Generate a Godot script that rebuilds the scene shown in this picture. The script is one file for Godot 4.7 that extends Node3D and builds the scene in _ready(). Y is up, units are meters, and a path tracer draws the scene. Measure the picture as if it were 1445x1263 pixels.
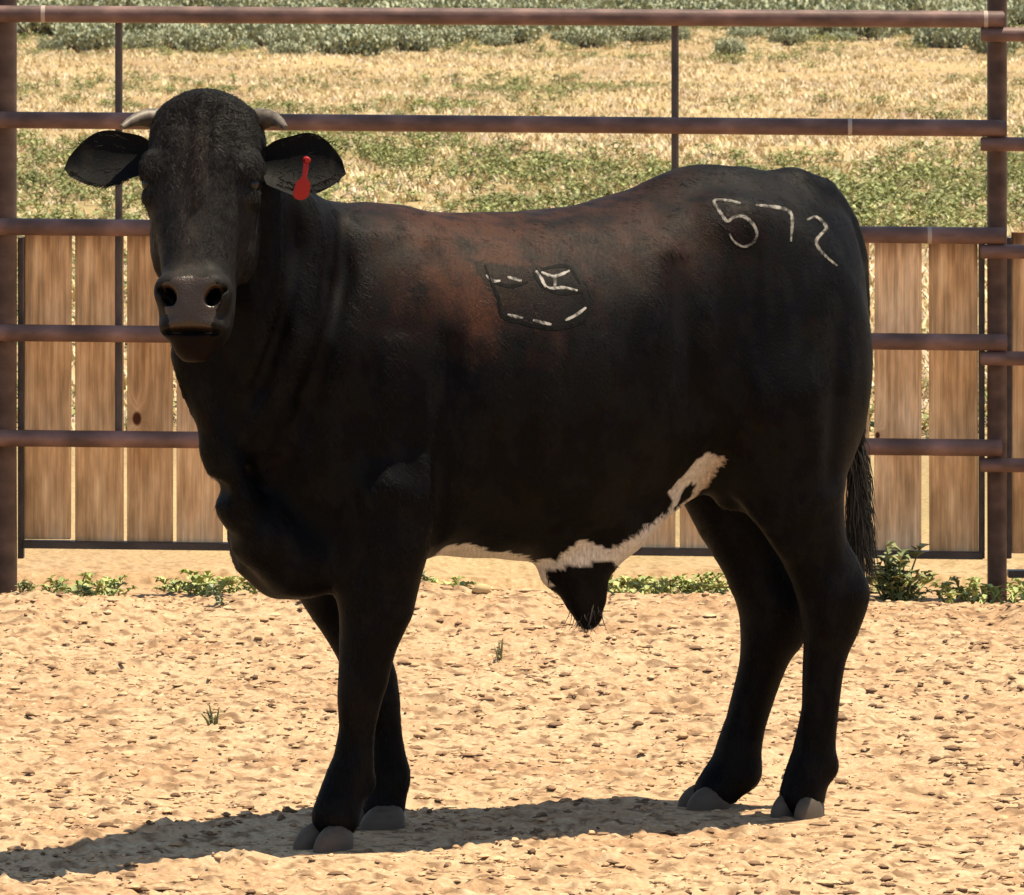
extends Node3D
# A young black bull in a dirt pen before a pipe-and-board fence, dry field and sagebrush behind.

const FOCAL := 8910.0       # focal length in photograph pixels
const EYE := 1.87
const CAM_Z := 13.5
const SKYLINE := -85.0      # photograph row of the horizon

var rng := RandomNumberGenerator.new()
var body_frame := Transform3D()
var body_field: Field
var used_names := {}

# a photograph pixel at a given true depth z, as a point of the place (measuring aid)
func at(px: float, py: float, z: float) -> Vector3:
	var d := CAM_Z - z
	return Vector3((px - 722.5) / FOCAL * d, EYE - (py - SKYLINE) / FOCAL * d, z)

func numbered(n: String) -> String:
	if not used_names.has(n):
		used_names[n] = 0
		return n
	used_names[n] += 1
	return "%s_%03d" % [n, used_names[n]]

func tag(o: Node3D, label: String, category := "", group := "", kind := "") -> Node3D:
	if label: o.set_meta("label", label)
	if category: o.set_meta("category", category)
	if group: o.set_meta("group", group)
	if kind: o.set_meta("kind", kind)
	return o

func thing(called: String, where := Vector3.ZERO) -> Node3D:
	var o := Node3D.new()
	o.name = numbered(called)
	o.position = where
	add_child(o, true)
	return o

func put(called: String, mesh: Mesh, mat: Material, parent: Node3D, where := Vector3.ZERO) -> MeshInstance3D:
	var o := MeshInstance3D.new()
	o.name = numbered(called) if parent == self else called
	if parent != self:
		var n := 0
		while parent.has_node(NodePath(o.name)):
			n += 1
			o.name = "%s_%03d" % [called, n]
	o.mesh = mesh
	if mat: o.material_override = mat
	o.position = where
	parent.add_child(o, true)
	return o

# ------------------------------------------------------------------ mesh buffer
class Buf:
	var p := PackedVector3Array()
	var n := PackedVector3Array()
	var c := PackedColorArray()
	var uv := PackedVector2Array()
	var i := PackedInt32Array()
	func vert(pos: Vector3, nor: Vector3, col := Color.WHITE, t := Vector2.ZERO) -> int:
		p.append(pos); n.append(nor); c.append(col); uv.append(t)
		return p.size() - 1
	func tri(a: int, b: int, d: int) -> void:      # wound to agree with the stored normals
		var g := (p[b] - p[a]).cross(p[d] - p[a])
		if g.dot(n[a] + n[b] + n[d]) > 0.0:
			i.append(a); i.append(d); i.append(b)
		else:
			i.append(a); i.append(b); i.append(d)
	func quad(a: int, b: int, d: int, e: int) -> void:
		tri(a, b, d); tri(a, d, e)
	func mesh() -> ArrayMesh:
		var arr := []
		arr.resize(Mesh.ARRAY_MAX)
		arr[Mesh.ARRAY_VERTEX] = p
		arr[Mesh.ARRAY_NORMAL] = n
		arr[Mesh.ARRAY_COLOR] = c
		arr[Mesh.ARRAY_TEX_UV] = uv
		arr[Mesh.ARRAY_INDEX] = i
		var m := ArrayMesh.new()
		m.add_surface_from_arrays(Mesh.PRIMITIVE_TRIANGLES, arr)
		return m

# ------------------------------------------------------------------ distance field on a grid
class Field:
	var o: Vector3
	var c: float
	var nx: int
	var ny: int
	var nz: int
	var k: float
	var v := PackedFloat32Array()
	func _init(lo: Vector3, hi: Vector3, cell: float, kk: float) -> void:
		o = lo; c = cell; k = kk
		nx = int((hi.x - lo.x) / cell) + 2
		ny = int((hi.y - lo.y) / cell) + 2
		nz = int((hi.z - lo.z) / cell) + 2
		v.resize(nx * ny * nz)
	func span(lo: Vector3, hi: Vector3) -> Array:
		var a := ((lo - o) / c).floor()
		var b := ((hi - o) / c).ceil()
		return [maxi(int(a.x), 0), mini(int(b.x), nx - 1), maxi(int(a.y), 0), mini(int(b.y), ny - 1), maxi(int(a.z), 0), mini(int(b.z), nz - 1)]
	# tapered capsule; squash flattens it along the local z axis (> 1 is thinner)
	func capsule(a: Vector3, b: Vector3, ra: float, rb: float, squash := 1.0) -> void:
		var m := maxf(ra, rb) + 4.5 / k
		var e := Vector3(m, m, m)
		var s := span(Vector3(minf(a.x, b.x), minf(a.y, b.y), minf(a.z, b.z)) - e, Vector3(maxf(a.x, b.x), maxf(a.y, b.y), maxf(a.z, b.z)) + e)
		var ab := b - a
		ab.z *= squash
		var l2 := maxf(ab.length_squared(), 1e-9)
		var dr := rb - ra
		for x in range(s[0], s[1] + 1):
			for y in range(s[2], s[3] + 1):
				var row: int = (x * ny + y) * nz
				var q := Vector3(o.x + x * c - a.x, o.y + y * c - a.y, 0.0)
				for z in range(s[4], s[5] + 1):
					q.z = (o.z + z * c - a.z) * squash
					var t := clampf(q.dot(ab) / l2, 0.0, 1.0)
					var d := (q - ab * t).length() - ra - dr * t
					if d < 0.16: v[row + z] += exp(-k * d)
	# several tapered capsules joined end to end without swelling at the joints
	func chain(pts: Array, rs: Array, squash := 1.0) -> void:
		var lo: Vector3 = pts[0]
		var hi: Vector3 = pts[0]
		var most := 0.0
		for i in pts.size():
			lo = lo.min(pts[i])
			hi = hi.max(pts[i])
			most = maxf(most, rs[i])
		var e := Vector3.ONE * (most + 4.5 / k)
		var s := span(lo - e, hi + e)
		var wy: int = s[3] - s[2] + 1
		var wz: int = s[5] - s[4] + 1
		var tmp := PackedFloat32Array()
		tmp.resize(maxi(0, s[1] - s[0] + 1) * wy * wz)
		tmp.fill(1.0)
		for i in pts.size() - 1:
			var a: Vector3 = pts[i]
			var b: Vector3 = pts[i + 1]
			var ra: float = rs[i]
			var dr: float = rs[i + 1] - ra
			var m := Vector3.ONE * (maxf(ra, ra + dr) + 4.5 / k)
			var q2 := span(a.min(b) - m, a.max(b) + m)
			var ab := b - a
			ab.z *= squash
			var l2 := maxf(ab.length_squared(), 1e-9)
			for x in range(q2[0], q2[1] + 1):
				for y in range(q2[2], q2[3] + 1):
					var row: int = ((x - s[0]) * wy + y - s[2]) * wz - s[4]
					var q := Vector3(o.x + x * c - a.x, o.y + y * c - a.y, 0.0)
					for z in range(q2[4], q2[5] + 1):
						q.z = (o.z + z * c - a.z) * squash
						var t := clampf(q.dot(ab) / l2, 0.0, 1.0)
						tmp[row + z] = minf(tmp[row + z], (q - ab * t).length() - ra - dr * t)
		for x in range(s[0], s[1] + 1):
			for y in range(s[2], s[3] + 1):
				var row: int = ((x - s[0]) * wy + y - s[2]) * wz - s[4]
				var to: int = (x * ny + y) * nz
				for z in range(s[4], s[5] + 1):
					if tmp[row + z] < 0.16: v[to + z] += exp(-k * tmp[row + z])
	func ellipsoid(ce: Vector3, r: Vector3, turn := Basis(), cut := 0.0) -> void:
		var inv := turn.transposed()
		var m := maxf(r.x, maxf(r.y, r.z)) + 4.5 / k
		var s := span(ce - Vector3(m, m, m), ce + Vector3(m, m, m))
		for x in range(s[0], s[1] + 1):
			for y in range(s[2], s[3] + 1):
				var row: int = (x * ny + y) * nz
				for z in range(s[4], s[5] + 1):
					var q := inv * Vector3(o.x + x * c - ce.x, o.y + y * c - ce.y, o.z + z * c - ce.z)
					q /= r
					var k0 := q.length()
					var k1 := (q / r).length()
					var d := k0 * (k0 - 1.0) / maxf(k1, 1e-6)
					if k0 < 0.02: d = -minf(r.x, minf(r.y, r.z))
					if cut > 0.0:      # carve: only after finish()
						var h := clampf(0.5 + 0.5 * (v[row + z] + d) / -cut * -1.0, 0.0, 1.0)
						var f := v[row + z]
						v[row + z] = maxf(f, -d) if absf(f + d) >= cut else maxf(f, -d) + (cut - absf(f + d)) * (cut - absf(f + d)) * 0.25 / cut
					elif d < 0.16:
						v[row + z] += exp(-k * d)
	# sections along an axis. station: [t, centre, up, down, half width, roundness]
	func loft(axis: int, st: Array) -> void:
		var strides := [ny * nz, nz, 1]
		var counts := [nx, ny, nz]
		var ax_a := 1 if axis == 0 else 2
		var ax_b := 2 if axis == 0 else 0
		var sa: int = strides[ax_a]
		var sb: int = strides[ax_b]
		var t0: float = st[0][0]
		var t1: float = st[-1][0]
		var oa: float = o[ax_a]
		var ob: float = o[ax_b]
		for i in counts[axis]:
			var t: float = o[axis] + i * c
			var beyond := maxf(t0 - t, t - t1)
			if beyond > 0.1: continue
			var g := 0
			while g < st.size() - 2 and t > st[g + 1][0]: g += 1
			var s0: Array = st[maxi(g - 1, 0)]
			var s1: Array = st[g]
			var s2: Array = st[g + 1]
			var s3: Array = st[mini(g + 2, st.size() - 1)]
			var f := clampf((t - s1[0]) / (s2[0] - s1[0]), 0.0, 1.0)
			var w := []
			for j in range(1, 6):
				var span12: float = s2[0] - s1[0]
				var m1: float = (s2[j] - s0[j]) / maxf(s2[0] - s0[0], 1e-6) * span12
				var m2: float = (s3[j] - s1[j]) / maxf(s3[0] - s1[0], 1e-6) * span12
				var f2 := f * f
				var f3 := f2 * f
				w.append((2 * f3 - 3 * f2 + 1) * s1[j] + (f3 - 2 * f2 + f) * m1 + (-2 * f3 + 3 * f2) * s2[j] + (f3 - f2) * m2)
			var ce: float = w[0]
			var up: float = maxf(w[1], 0.004)
			var dn: float = maxf(w[2], 0.004)
			var hw: float = maxf(w[3], 0.004)
			var pw: float = w[4]
			var extra := maxf(beyond, 0.0)
			for ja in counts[ax_a]:
				var a: float = oa + ja * c - ce
				var ha := up if a > 0.0 else dn
				var qa := absf(a) / ha
				if (qa - 1.0) * ha > 0.1: continue
				var pa := pow(qa, pw)
				var mh := minf(ha, hw)
				var row: int = i * strides[axis] + ja * sa
				for jb in counts[ax_b]:
					var b: float = absf(ob + jb * c) / hw
					if (b - 1.0) * hw > 0.1: continue
					var q := pow(pa + pow(b, pw), 1.0 / pw)
					var d := (q - 1.0) * mh
					if extra > 0.0: d = sqrt(maxf(d, 0.0) * maxf(d, 0.0) + extra * extra) if d > 0.0 else maxf(d, extra)
					if d < 0.16: v[row + jb * sb] += exp(-k * d)
	# raise (amount > 0) or sink the surface along a line; after finish()
	func ridge(pts: Array, width: float, amount: float) -> void:
		var lo: Vector3 = pts[0]
		var hi: Vector3 = pts[0]
		for p in pts:
			lo = lo.min(p)
			hi = hi.max(p)
		var e := Vector3.ONE * width * 2.2
		var s := span(lo - e, hi + e)
		for x in range(s[0], s[1] + 1):
			for y in range(s[2], s[3] + 1):
				var row: int = (x * ny + y) * nz
				for z in range(s[4], s[5] + 1):
					var f := v[row + z]
					if f > 0.06 or f < -0.06: continue
					var q := Vector3(o.x + x * c, o.y + y * c, o.z + z * c)
					var best := 1.0
					var along := 0.0
					for i in pts.size() - 1:
						var a: Vector3 = pts[i]
						var ab: Vector3 = pts[i + 1] - a
						var t := clampf((q - a).dot(ab) / maxf(ab.length_squared(), 1e-9), 0.0, 1.0)
						var d := (q - a - ab * t).length_squared()
						if d < best:
							best = d
							along = (i + t) / (pts.size() - 1)
					var fade := sin(PI * along)
					v[row + z] = f - amount * sqrt(maxf(fade, 0.0)) * exp(-best / (width * width))
	func finish() -> void:
		for i in v.size():
			v[i] = -log(v[i] + 1e-4) / k
	func value(p: Vector3) -> float:
		var q := (p - o) / c
		var x := clampi(int(q.x), 0, nx - 2)
		var y := clampi(int(q.y), 0, ny - 2)
		var z := clampi(int(q.z), 0, nz - 2)
		var fx := q.x - x
		var fy := q.y - y
		var fz := q.z - z
		var i := (x * ny + y) * nz + z
		var sx := ny * nz
		var a := lerpf(lerpf(v[i], v[i + 1], fz), lerpf(v[i + nz], v[i + nz + 1], fz), fy)
		var b := lerpf(lerpf(v[i + sx], v[i + sx + 1], fz), lerpf(v[i + sx + nz], v[i + sx + nz + 1], fz), fy)
		return lerpf(a, b, fx)
	func slope(p: Vector3) -> Vector3:
		var h := c
		var g := Vector3(value(p + Vector3(h, 0, 0)) - value(p - Vector3(h, 0, 0)), value(p + Vector3(0, h, 0)) - value(p - Vector3(0, h, 0)), value(p + Vector3(0, 0, h)) - value(p - Vector3(0, 0, h)))
		return g.normalized() if g.length_squared() > 1e-14 else Vector3.UP
	func shift(fn: Callable, band := 0.04) -> void:
		for x in nx:
			for y in ny:
				var row := (x * ny + y) * nz
				for z in nz:
					var f := v[row + z]
					if f < band and f > -band:
						v[row + z] = f + fn.call(Vector3(o.x + x * c, o.y + y * c, o.z + z * c))
	# surface nets, appended to a buffer; paint(local point, local normal) gives the colour
	func skin(buf: Buf, frame: Transform3D, paint: Callable) -> void:
		var sx := ny * nz
		var sum := PackedVector3Array()
		var cnt := PackedInt32Array()
		var ids := PackedInt32Array()
		ids.resize(v.size())
		ids.fill(-1)
		var quads := PackedInt32Array()
		for x in range(1, nx - 1):
			for y in range(1, ny - 1):
				var row := (x * ny + y) * nz
				for z in range(1, nz - 1):
					var i := row + z
					var f := v[i]
					var neg := f < 0.0
					for ax in 3:
						var st: int = sx if ax == 0 else (nz if ax == 1 else 1)
						var g := v[i + st]
						if (g < 0.0) == neg: continue
						var t := f / (f - g)
						var q := Vector3(x, y, z)
						q[ax] += t
						var u1: int = nz if ax == 0 else sx
						var u2: int = 1 if ax != 2 else nz
						var cells := [i, i - u1, i - u1 - u2, i - u2]
						for ce in cells:
							var id := ids[ce]
							if id < 0:
								id = cnt.size()
								ids[ce] = id
								cnt.append(0)
								sum.append(Vector3.ZERO)
							sum[id] += q
							cnt[id] += 1
							quads.append(id)
		var base := buf.p.size()
		for i in cnt.size():
			var p := o + sum[i] / cnt[i] * c
			var nrm := slope(p)
			p -= nrm * clampf(value(p), -c * 0.5, c * 0.5)
			buf.vert(frame * p, frame.basis * nrm, paint.call(p, nrm))
		for i in range(0, quads.size(), 4):
			buf.quad(base + quads[i], base + quads[i + 1], base + quads[i + 2], base + quads[i + 3])

# ------------------------------------------------------------------ simple solids
func tube(buf: Buf, pts: Array, rs: Array, sides := 12, col := Color.WHITE, caps := true) -> void:
	var rows := []
	var side := Vector3.ZERO
	for j in pts.size():
		var t: Vector3 = ((pts[mini(j + 1, pts.size() - 1)] as Vector3) - (pts[maxi(j - 1, 0)] as Vector3)).normalized()
		if side == Vector3.ZERO: side = t.cross(Vector3.UP if absf(t.y) < 0.9 else Vector3.RIGHT).normalized()
		side = (side - t * side.dot(t)).normalized()
		var up := t.cross(side)
		var row := []
		for s in sides + 1:
			var a := TAU * s / sides
			var n := side * cos(a) + up * sin(a)
			row.append(buf.vert((pts[j] as Vector3) + n * rs[j], n, col, Vector2(float(s) / sides, float(j))))
		rows.append(row)
	for j in pts.size() - 1:
		for s in sides:
			buf.quad(rows[j][s], rows[j + 1][s], rows[j + 1][s + 1], rows[j][s + 1])
	if caps:
		for e in [0, pts.size() - 1]:
			var other: int = 1 if e == 0 else pts.size() - 2
			var n := ((pts[e] as Vector3) - (pts[other] as Vector3)).normalized()
			var ce := buf.vert(pts[e], n, col)
			var ring := []
			for s in sides + 1: ring.append(buf.vert(buf.p[rows[e][s]], n, col))
			for s in sides: buf.tri(ce, ring[s], ring[s + 1])

func pipe(a: Vector3, b: Vector3, r: float, sides := 16) -> ArrayMesh:
	var buf := Buf.new()
	var d := (b - a).normalized()
	var e := r * 0.18
	var pts := [a, a + d * e]
	var rs := [r * 0.82, r]
	var n := maxi(1, int((b - a).length() / 0.35))
	for i in range(1, n): pts.append(a.lerp(b, float(i) / n)); rs.append(r * rng.randf_range(0.985, 1.015))
	pts.append(b - d * e); rs.append(r); pts.append(b); rs.append(r * 0.82)
	tube(buf, pts, rs, sides)
	return buf.mesh()

# box with chamfered edges, standing round its centre; grain runs along v
func block(buf: Buf, ce: Vector3, half: Vector3, ch: float, col := Color.WHITE, uv0 := Vector2.ZERO) -> void:
	for ax in 3:
		var u := (ax + 1) % 3
		var w := (ax + 2) % 3
		for sg in [-1.0, 1.0]:
			var ids := []
			for cn in [[-1, -1], [1, -1], [1, 1], [-1, 1]]:
				var q := Vector3.ZERO
				q[ax] = half[ax] * sg
				q[u] = (half[u] - ch) * cn[0]
				q[w] = (half[w] - ch) * cn[1]
				var n := Vector3.ZERO
				n[ax] = sg
				ids.append(buf.vert(ce + q, n, col, uv0 + Vector2(q.x + q.z, q.y)))
			buf.quad(ids[0], ids[1], ids[2], ids[3])
	for ax in 3:                        # chamfers along axis ax
		var u := (ax + 1) % 3
		var w := (ax + 2) % 3
		for su in [-1.0, 1.0]:
			for sw in [-1.0, 1.0]:
				var n := Vector3.ZERO
				n[u] = su; n[w] = sw
				n = n.normalized()
				var ids := []
				for cn in [[-1, 0], [1, 0], [1, 1], [-1, 1]]:
					var q := Vector3.ZERO
					q[ax] = (half[ax] - ch) * cn[0]
					q[u] = (half[u] - (ch if cn[1] == 0 else 0.0)) * su
					q[w] = (half[w] - (0.0 if cn[1] == 0 else ch)) * sw
					ids.append(buf.vert(ce + q, n, col, uv0 + Vector2(q.x + q.z, q.y)))
				buf.quad(ids[0], ids[1], ids[2], ids[3])

# ------------------------------------------------------------------ textures and materials
func noise_tex(freq: float, seed_: int, octaves: int, lo: Color, hi: Color, size := 512, bump := 0.0, kind := FastNoiseLite.TYPE_SIMPLEX_SMOOTH) -> NoiseTexture2D:
	var n := FastNoiseLite.new()
	n.noise_type = kind
	n.seed = seed_
	n.frequency = freq
	n.fractal_octaves = octaves
	var t := NoiseTexture2D.new()
	t.width = size
	t.height = size
	t.seamless = true
	t.noise = n
	if bump > 0.0:
		t.as_normal_map = true
		t.bump_strength = bump
	else:
		var g := Gradient.new()
		g.set_color(0, lo)
		g.set_color(1, hi)
		t.color_ramp = g
	return t

func mat(col: Color, rough := 0.8, spec := 0.5) -> StandardMaterial3D:
	var m := StandardMaterial3D.new()
	m.albedo_color = col.linear_to_srgb()
	m.roughness = rough
	m.metallic_specular = spec
	return m

func vmat(rough := 0.85, spec := 0.4) -> StandardMaterial3D:
	var m := mat(Color.WHITE, rough, spec)
	m.vertex_color_use_as_albedo = true
	return m

# wood: long grain, streaks, knots
func wood_texture(sd: int) -> ImageTexture:
	var w := 128
	var h := 1024
	var im := Image.create(w, h, false, Image.FORMAT_RGB8)
	var n := FastNoiseLite.new()
	n.seed = sd
	n.frequency = 1.0
	n.fractal_octaves = 4
	var r := RandomNumberGenerator.new()
	r.seed = sd
	var knots := []
	for i in r.randi_range(0, 1): knots.append(Vector3(r.randf_range(0.12, 0.88), r.randf_range(0.05, 0.95), r.randf_range(0.016, 0.034)))
	for y in h:
		for x in w:
			var u := float(x) / w
			var t := float(y) / h
			var bend := 0.0
			var knot := 0.0
			for q in knots:
				var dx: float = (u - q.x) * 0.14
				var dy: float = (t - q.y) * 1.1 * 0.55
				var dist := sqrt(dx * dx + dy * dy)
				var rr: float = q.z * 0.42
				bend += signf(dx) * 0.25 * exp(-(dist / (rr * 2.2)) * (dist / (rr * 2.2)))
				knot = maxf(knot, clampf(1.0 - (dist - rr * 0.7) / (rr * 0.4), 0.0, 1.0))
			var g := n.get_noise_2d((u + bend) * 9.0, t * 1.5 + sd)
			var fine := n.get_noise_2d((u + bend) * 60.0 + 31.0, t * 7.0)
			var blot := n.get_noise_2d(u * 1.6 + 90.0, t * 3.2)
			var b := 0.88 + g * 0.16 + fine * 0.12 + blot * 0.18 + n.get_noise_2d((u + bend) * 4.0 + 700.0, t * 5.0) * 0.10
			var col := Color(1.0, 0.885, 0.74).lerp(Color(0.97, 0.90, 0.80), clampf(blot + 0.4, 0, 1)) * clampf(b, 0.25, 1.1)
			col = col.lerp(Color(0.26, 0.13, 0.07), knot * 0.85)
			var wet := clampf((t - 0.9 + n.get_noise_2d(u * 5.0, 400.0) * 0.06) * 10.0, 0.0, 1.0)   # rot and splash at the foot of the board
			col = col.lerp(col * Color(0.52, 0.45, 0.4), wet * 0.8)
			im.set_pixel(x, y, col)
	return ImageTexture.create_from_image(im)

# ------------------------------------------------------------------ ground
var nz_big := FastNoiseLite.new()
var nz_mid := FastNoiseLite.new()
var nz_clod := FastNoiseLite.new()
var nz_fine := FastNoiseLite.new()
var nz_patch := FastNoiseLite.new()

var prints := []
var tread := [Vector2(-0.377, 0.475), Vector2(-0.276, 0.185), Vector2(0.617, 0.015), Vector2(0.427, -0.115)]

func smooth(a: float, b: float, t: float) -> float:
	return smoothstep(a, b, t)

func height(x: float, z: float) -> float:
	var pen := smooth(-5.3, -4.6, z)
	var far := smooth(-60.0, -20.0, z)
	var h := nz_big.get_noise_2d(x, z) * 0.02
	if pen > 0.0:
		var cl := nz_clod.get_noise_2d(x, z)
		var f := nz_fine.get_noise_2d(x * 1.0, z)
		var m := nz_mid.get_noise_2d(x, z)
		h += pen * (m * 0.011 + (maxf(cl, -0.2) - 0.5 * absf(f)) * 0.010 + f * 0.0045 + maxf(nz_fine.get_noise_2d(x * 2.1 + 9.0, z * 2.1) - 0.15, 0.0) * 0.014)
		for q in prints:        # old hoofprints: two claw dents with a pushed-up rim
			var u: float = (x - q.x) * cos(q.z) + (z - q.y) * sin(q.z)
			var w: float = -(x - q.x) * sin(q.z) + (z - q.y) * cos(q.z)
			if absf(u) < 0.14 and absf(w) < 0.14:
				var e := sqrt(u * u / 0.0036 + pow(absf(w) - 0.022, 2.0) / 0.0005)
				h += 0.010 * exp(-pow((e - 1.5) / 0.5, 2.0)) - 0.018 * exp(-e * e)
		# low ridge of kicked-up dirt before the fence
		var ridge := exp(-pow((z + 3.95) / 0.32, 2.0)) * (0.045 + 0.075 * nz_mid.get_noise_2d(x * 0.35 + 40.0, 7.0) + 0.02 * nz_mid.get_noise_2d(x * 1.3, 17.0))
		h += ridge
		for q in tread:         # trodden flat under each hoof
			var e := Vector2(x - q.x, z - q.y).length()
			if e < 0.3: h *= smooth(0.06, 0.3, e)
		h -= 0.03 * smooth(-4.2, -4.7, z)
	if pen < 1.0:
		h += (1.0 - pen) * (nz_mid.get_noise_2d(x * 0.4, z * 0.4) * 0.03 - 0.02 + nz_big.get_noise_2d(x * 0.08, z * 0.08) * 0.25 * (1.0 - far))
	return h

func lines(a: float, b: float, step: float, grow: float, last: float) -> PackedFloat32Array:
	var out := PackedFloat32Array()
	var x := a
	while x < b: out.append(x); x += step
	var s := step
	while x < last: out.append(x); s = minf(s * grow, 60.0); x += s
	out.append(last)
	return out

func green_at(x: float, z: float) -> float:      # where the field is green (weeds) rather than straw
	var d := CAM_Z - z
	var p := nz_patch.get_noise_2d(x * 1.0, z * 0.35)
	var g := smooth(38.0, 41.0, d) * (1.0 - smooth(49.0, 58.0, d)) * 0.62
	g = g + p * 1.0 + nz_patch.get_noise_2d(x * 4.0 + 50.0, z * 1.5) * 0.35
	g += 0.12 * smooth(95.0, 110.0, d)
	return clampf(g, 0.0, 1.0)

func make_ground() -> void:
	var xs := PackedFloat32Array()
	var right := lines(0.0, 1.9, 0.0135, 1.16, 700.0)
	for i in range(right.size() - 1, 0, -1): xs.append(-right[i])
	xs.append_array(right)
	var zs := PackedFloat32Array()
	var front := lines(-1.6, 5.0, 0.017, 1.0, 5.0)      # measured forwards (towards the fence)
	var zz := -1.6
	var s := 0.3
	var back := []
	while zz > -60.0: zz -= s; s *= 1.4; back.append(zz)
	back.reverse()
	for b in back: zs.append(b)
	zs.append_array(front)
	zz = 5.0
	s = 0.03
	while zz < 900.0: s = minf(s * 1.035, 40.0); zz += s; zs.append(zz)
	var buf := Buf.new()
	var nx := xs.size()
	var nzc := zs.size()
	var hs := PackedFloat32Array()
	hs.resize(nx * nzc)
	for j in nzc:
		for i in nx: hs[j * nx + i] = height(xs[i], -zs[j])
	for j in nzc:
		var z := -zs[j]
		var far_row := z < -5.2
		for i in nx:
			var x := xs[i]
			var i0 := maxi(i - 1, 0)
			var i1 := mini(i + 1, nx - 1)
			var j0 := maxi(j - 1, 0)
			var j1 := mini(j + 1, nzc - 1)
			var dx := (hs[j * nx + i1] - hs[j * nx + i0]) / (xs[i1] - xs[i0])
			var dz := (hs[j1 * nx + i] - hs[j0 * nx + i]) / -(zs[j1] - zs[j0])
			var col: Color
			var p := nz_mid.get_noise_2d(x * 0.5 + 11.0, z * 0.5)
			var dirt := Color(0.585, 0.408, 0.25).lerp(Color(0.48, 0.305, 0.178), clampf(0.40 + p * 1.1, 0, 1))
			var streak := nz_fine.get_noise_2d(x * 0.22 + 70.0, z * 0.9)
			dirt = dirt.lerp(Color(0.62, 0.475, 0.31), clampf(streak * 1.6, 0.0, 0.8))
			var bits := nz_clod.get_noise_2d(x * 1.3 + 300.0, z * 1.3)
			dirt = dirt.lerp(Color(0.19, 0.11, 0.06), smooth(0.22, 0.42, bits) * 0.75)
			col = dirt
			if far_row or z < -4.6:
				var g := green_at(x, z)
				var straw := Color(0.53, 0.405, 0.215).lerp(Color(0.41, 0.295, 0.165), clampf(0.5 + nz_patch.get_noise_2d(x * 2.2, z * 1.4) * 1.3, 0, 1))
				var field := straw.lerp(Color(0.22, 0.20, 0.075), g * 0.7)
				col = dirt.lerp(field, smooth(-4.6, -6.5, z))
			buf.vert(Vector3(x, hs[j * nx + i], z), Vector3(-dx, 1.0, -dz).normalized(), col)
	for j in nzc - 1:
		for i in nx - 1:
			var a := j * nx + i
			buf.i.append(a); buf.i.append(a + nx); buf.i.append(a + 1)
			buf.i.append(a + 1); buf.i.append(a + nx); buf.i.append(a + nx + 1)
	# x grows with i, -z with j: seen from above the faces must run clockwise
	var m := vmat(0.95, 0.25)
	m.albedo_texture = noise_tex(0.02, 5, 5, Color(0.74, 0.72, 0.70), Color(1, 1, 1), 1024)
	m.uv1_triplanar = true
	m.uv1_world_triplanar = true
	m.uv1_scale = Vector3(2.1, 2.1, 2.1)
	m.normal_enabled = true
	m.normal_texture = noise_tex(0.035, 8, 5, Color.BLACK, Color.WHITE, 1024, 7.0)
	m.normal_scale = 0.8
	var o := put("ground", buf.mesh(), m, self)
	tag(o, "", "", "", "structure")

# small clods, stones and dung crumbs strewn over the pen
func make_clods() -> void:
	var base := Buf.new()
	var r := RandomNumberGenerator.new()
	r.seed = 44
	var ico := SphereMesh.new()
	ico.radius = 1.0
	ico.height = 2.0
	ico.radial_segments = 7
	ico.rings = 4
	var arr := ico.get_mesh_arrays()
	var ps: PackedVector3Array = arr[Mesh.ARRAY_VERTEX]
	var idx: PackedInt32Array = arr[Mesh.ARRAY_INDEX]
	for p in ps:
		var q := p * (1.0 + 1.1 * nz_fine.get_noise_3d(p.x * 0.045, p.y * 0.045, p.z * 0.045))
		base.vert(q, p, Color.WHITE)
	base.i = idx
	var mm := MultiMesh.new()
	mm.transform_format = MultiMesh.TRANSFORM_3D
	mm.use_colors = true
	mm.mesh = base.mesh()
	var count := 26000
	mm.instance_count = count
	for k in count:
		var x := r.randf_range(-2.4, 2.4)
		var z := r.randf_range(-4.3, 1.6)
		var thick: float = nz_mid.get_noise_2d(x * 0.8 + 200.0, z * 0.35) * 0.9 + nz_clod.get_noise_2d(x * 0.5, z * 0.3 + 90.0) * 0.7     # crumbs lie in drifts
		if k % 4 > 0 and thick < 0.0:
			x = r.randf_range(-2.4, 2.4)
			z = r.randf_range(-4.3, 1.6)
		var big := pow(r.randf(), 4.0)
		var sz := lerpf(0.0020, 0.0095, big)
		var b := Basis(Vector3.UP, r.randf() * TAU).scaled(Vector3(sz * r.randf_range(0.8, 2.1), sz * r.randf_range(0.3, 0.7), sz * r.randf_range(0.9, 1.5)))
		mm.set_instance_transform(k, Transform3D(b, Vector3(x, height(x, z) + sz * 0.15, z)))
		var t := r.randf()
		var col := Color(0.52, 0.36, 0.215).lerp(Color(0.40, 0.255, 0.145), r.randf())
		if t < 0.42: col = Color(0.13, 0.08, 0.05).lerp(Color(0.27, 0.17, 0.105), r.randf())
		elif t > 0.95: col = Color(0.54, 0.395, 0.245)
		mm.set_instance_color(k, col)
	var o := MultiMeshInstance3D.new()
	o.name = "dirt_clods"
	o.multimesh = mm
	o.material_override = vmat(0.95, 0.2)
	add_child(o, true)
	tag(o, "small dirt clods and dung crumbs strewn over the pen floor", "clods", "", "stuff")

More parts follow.
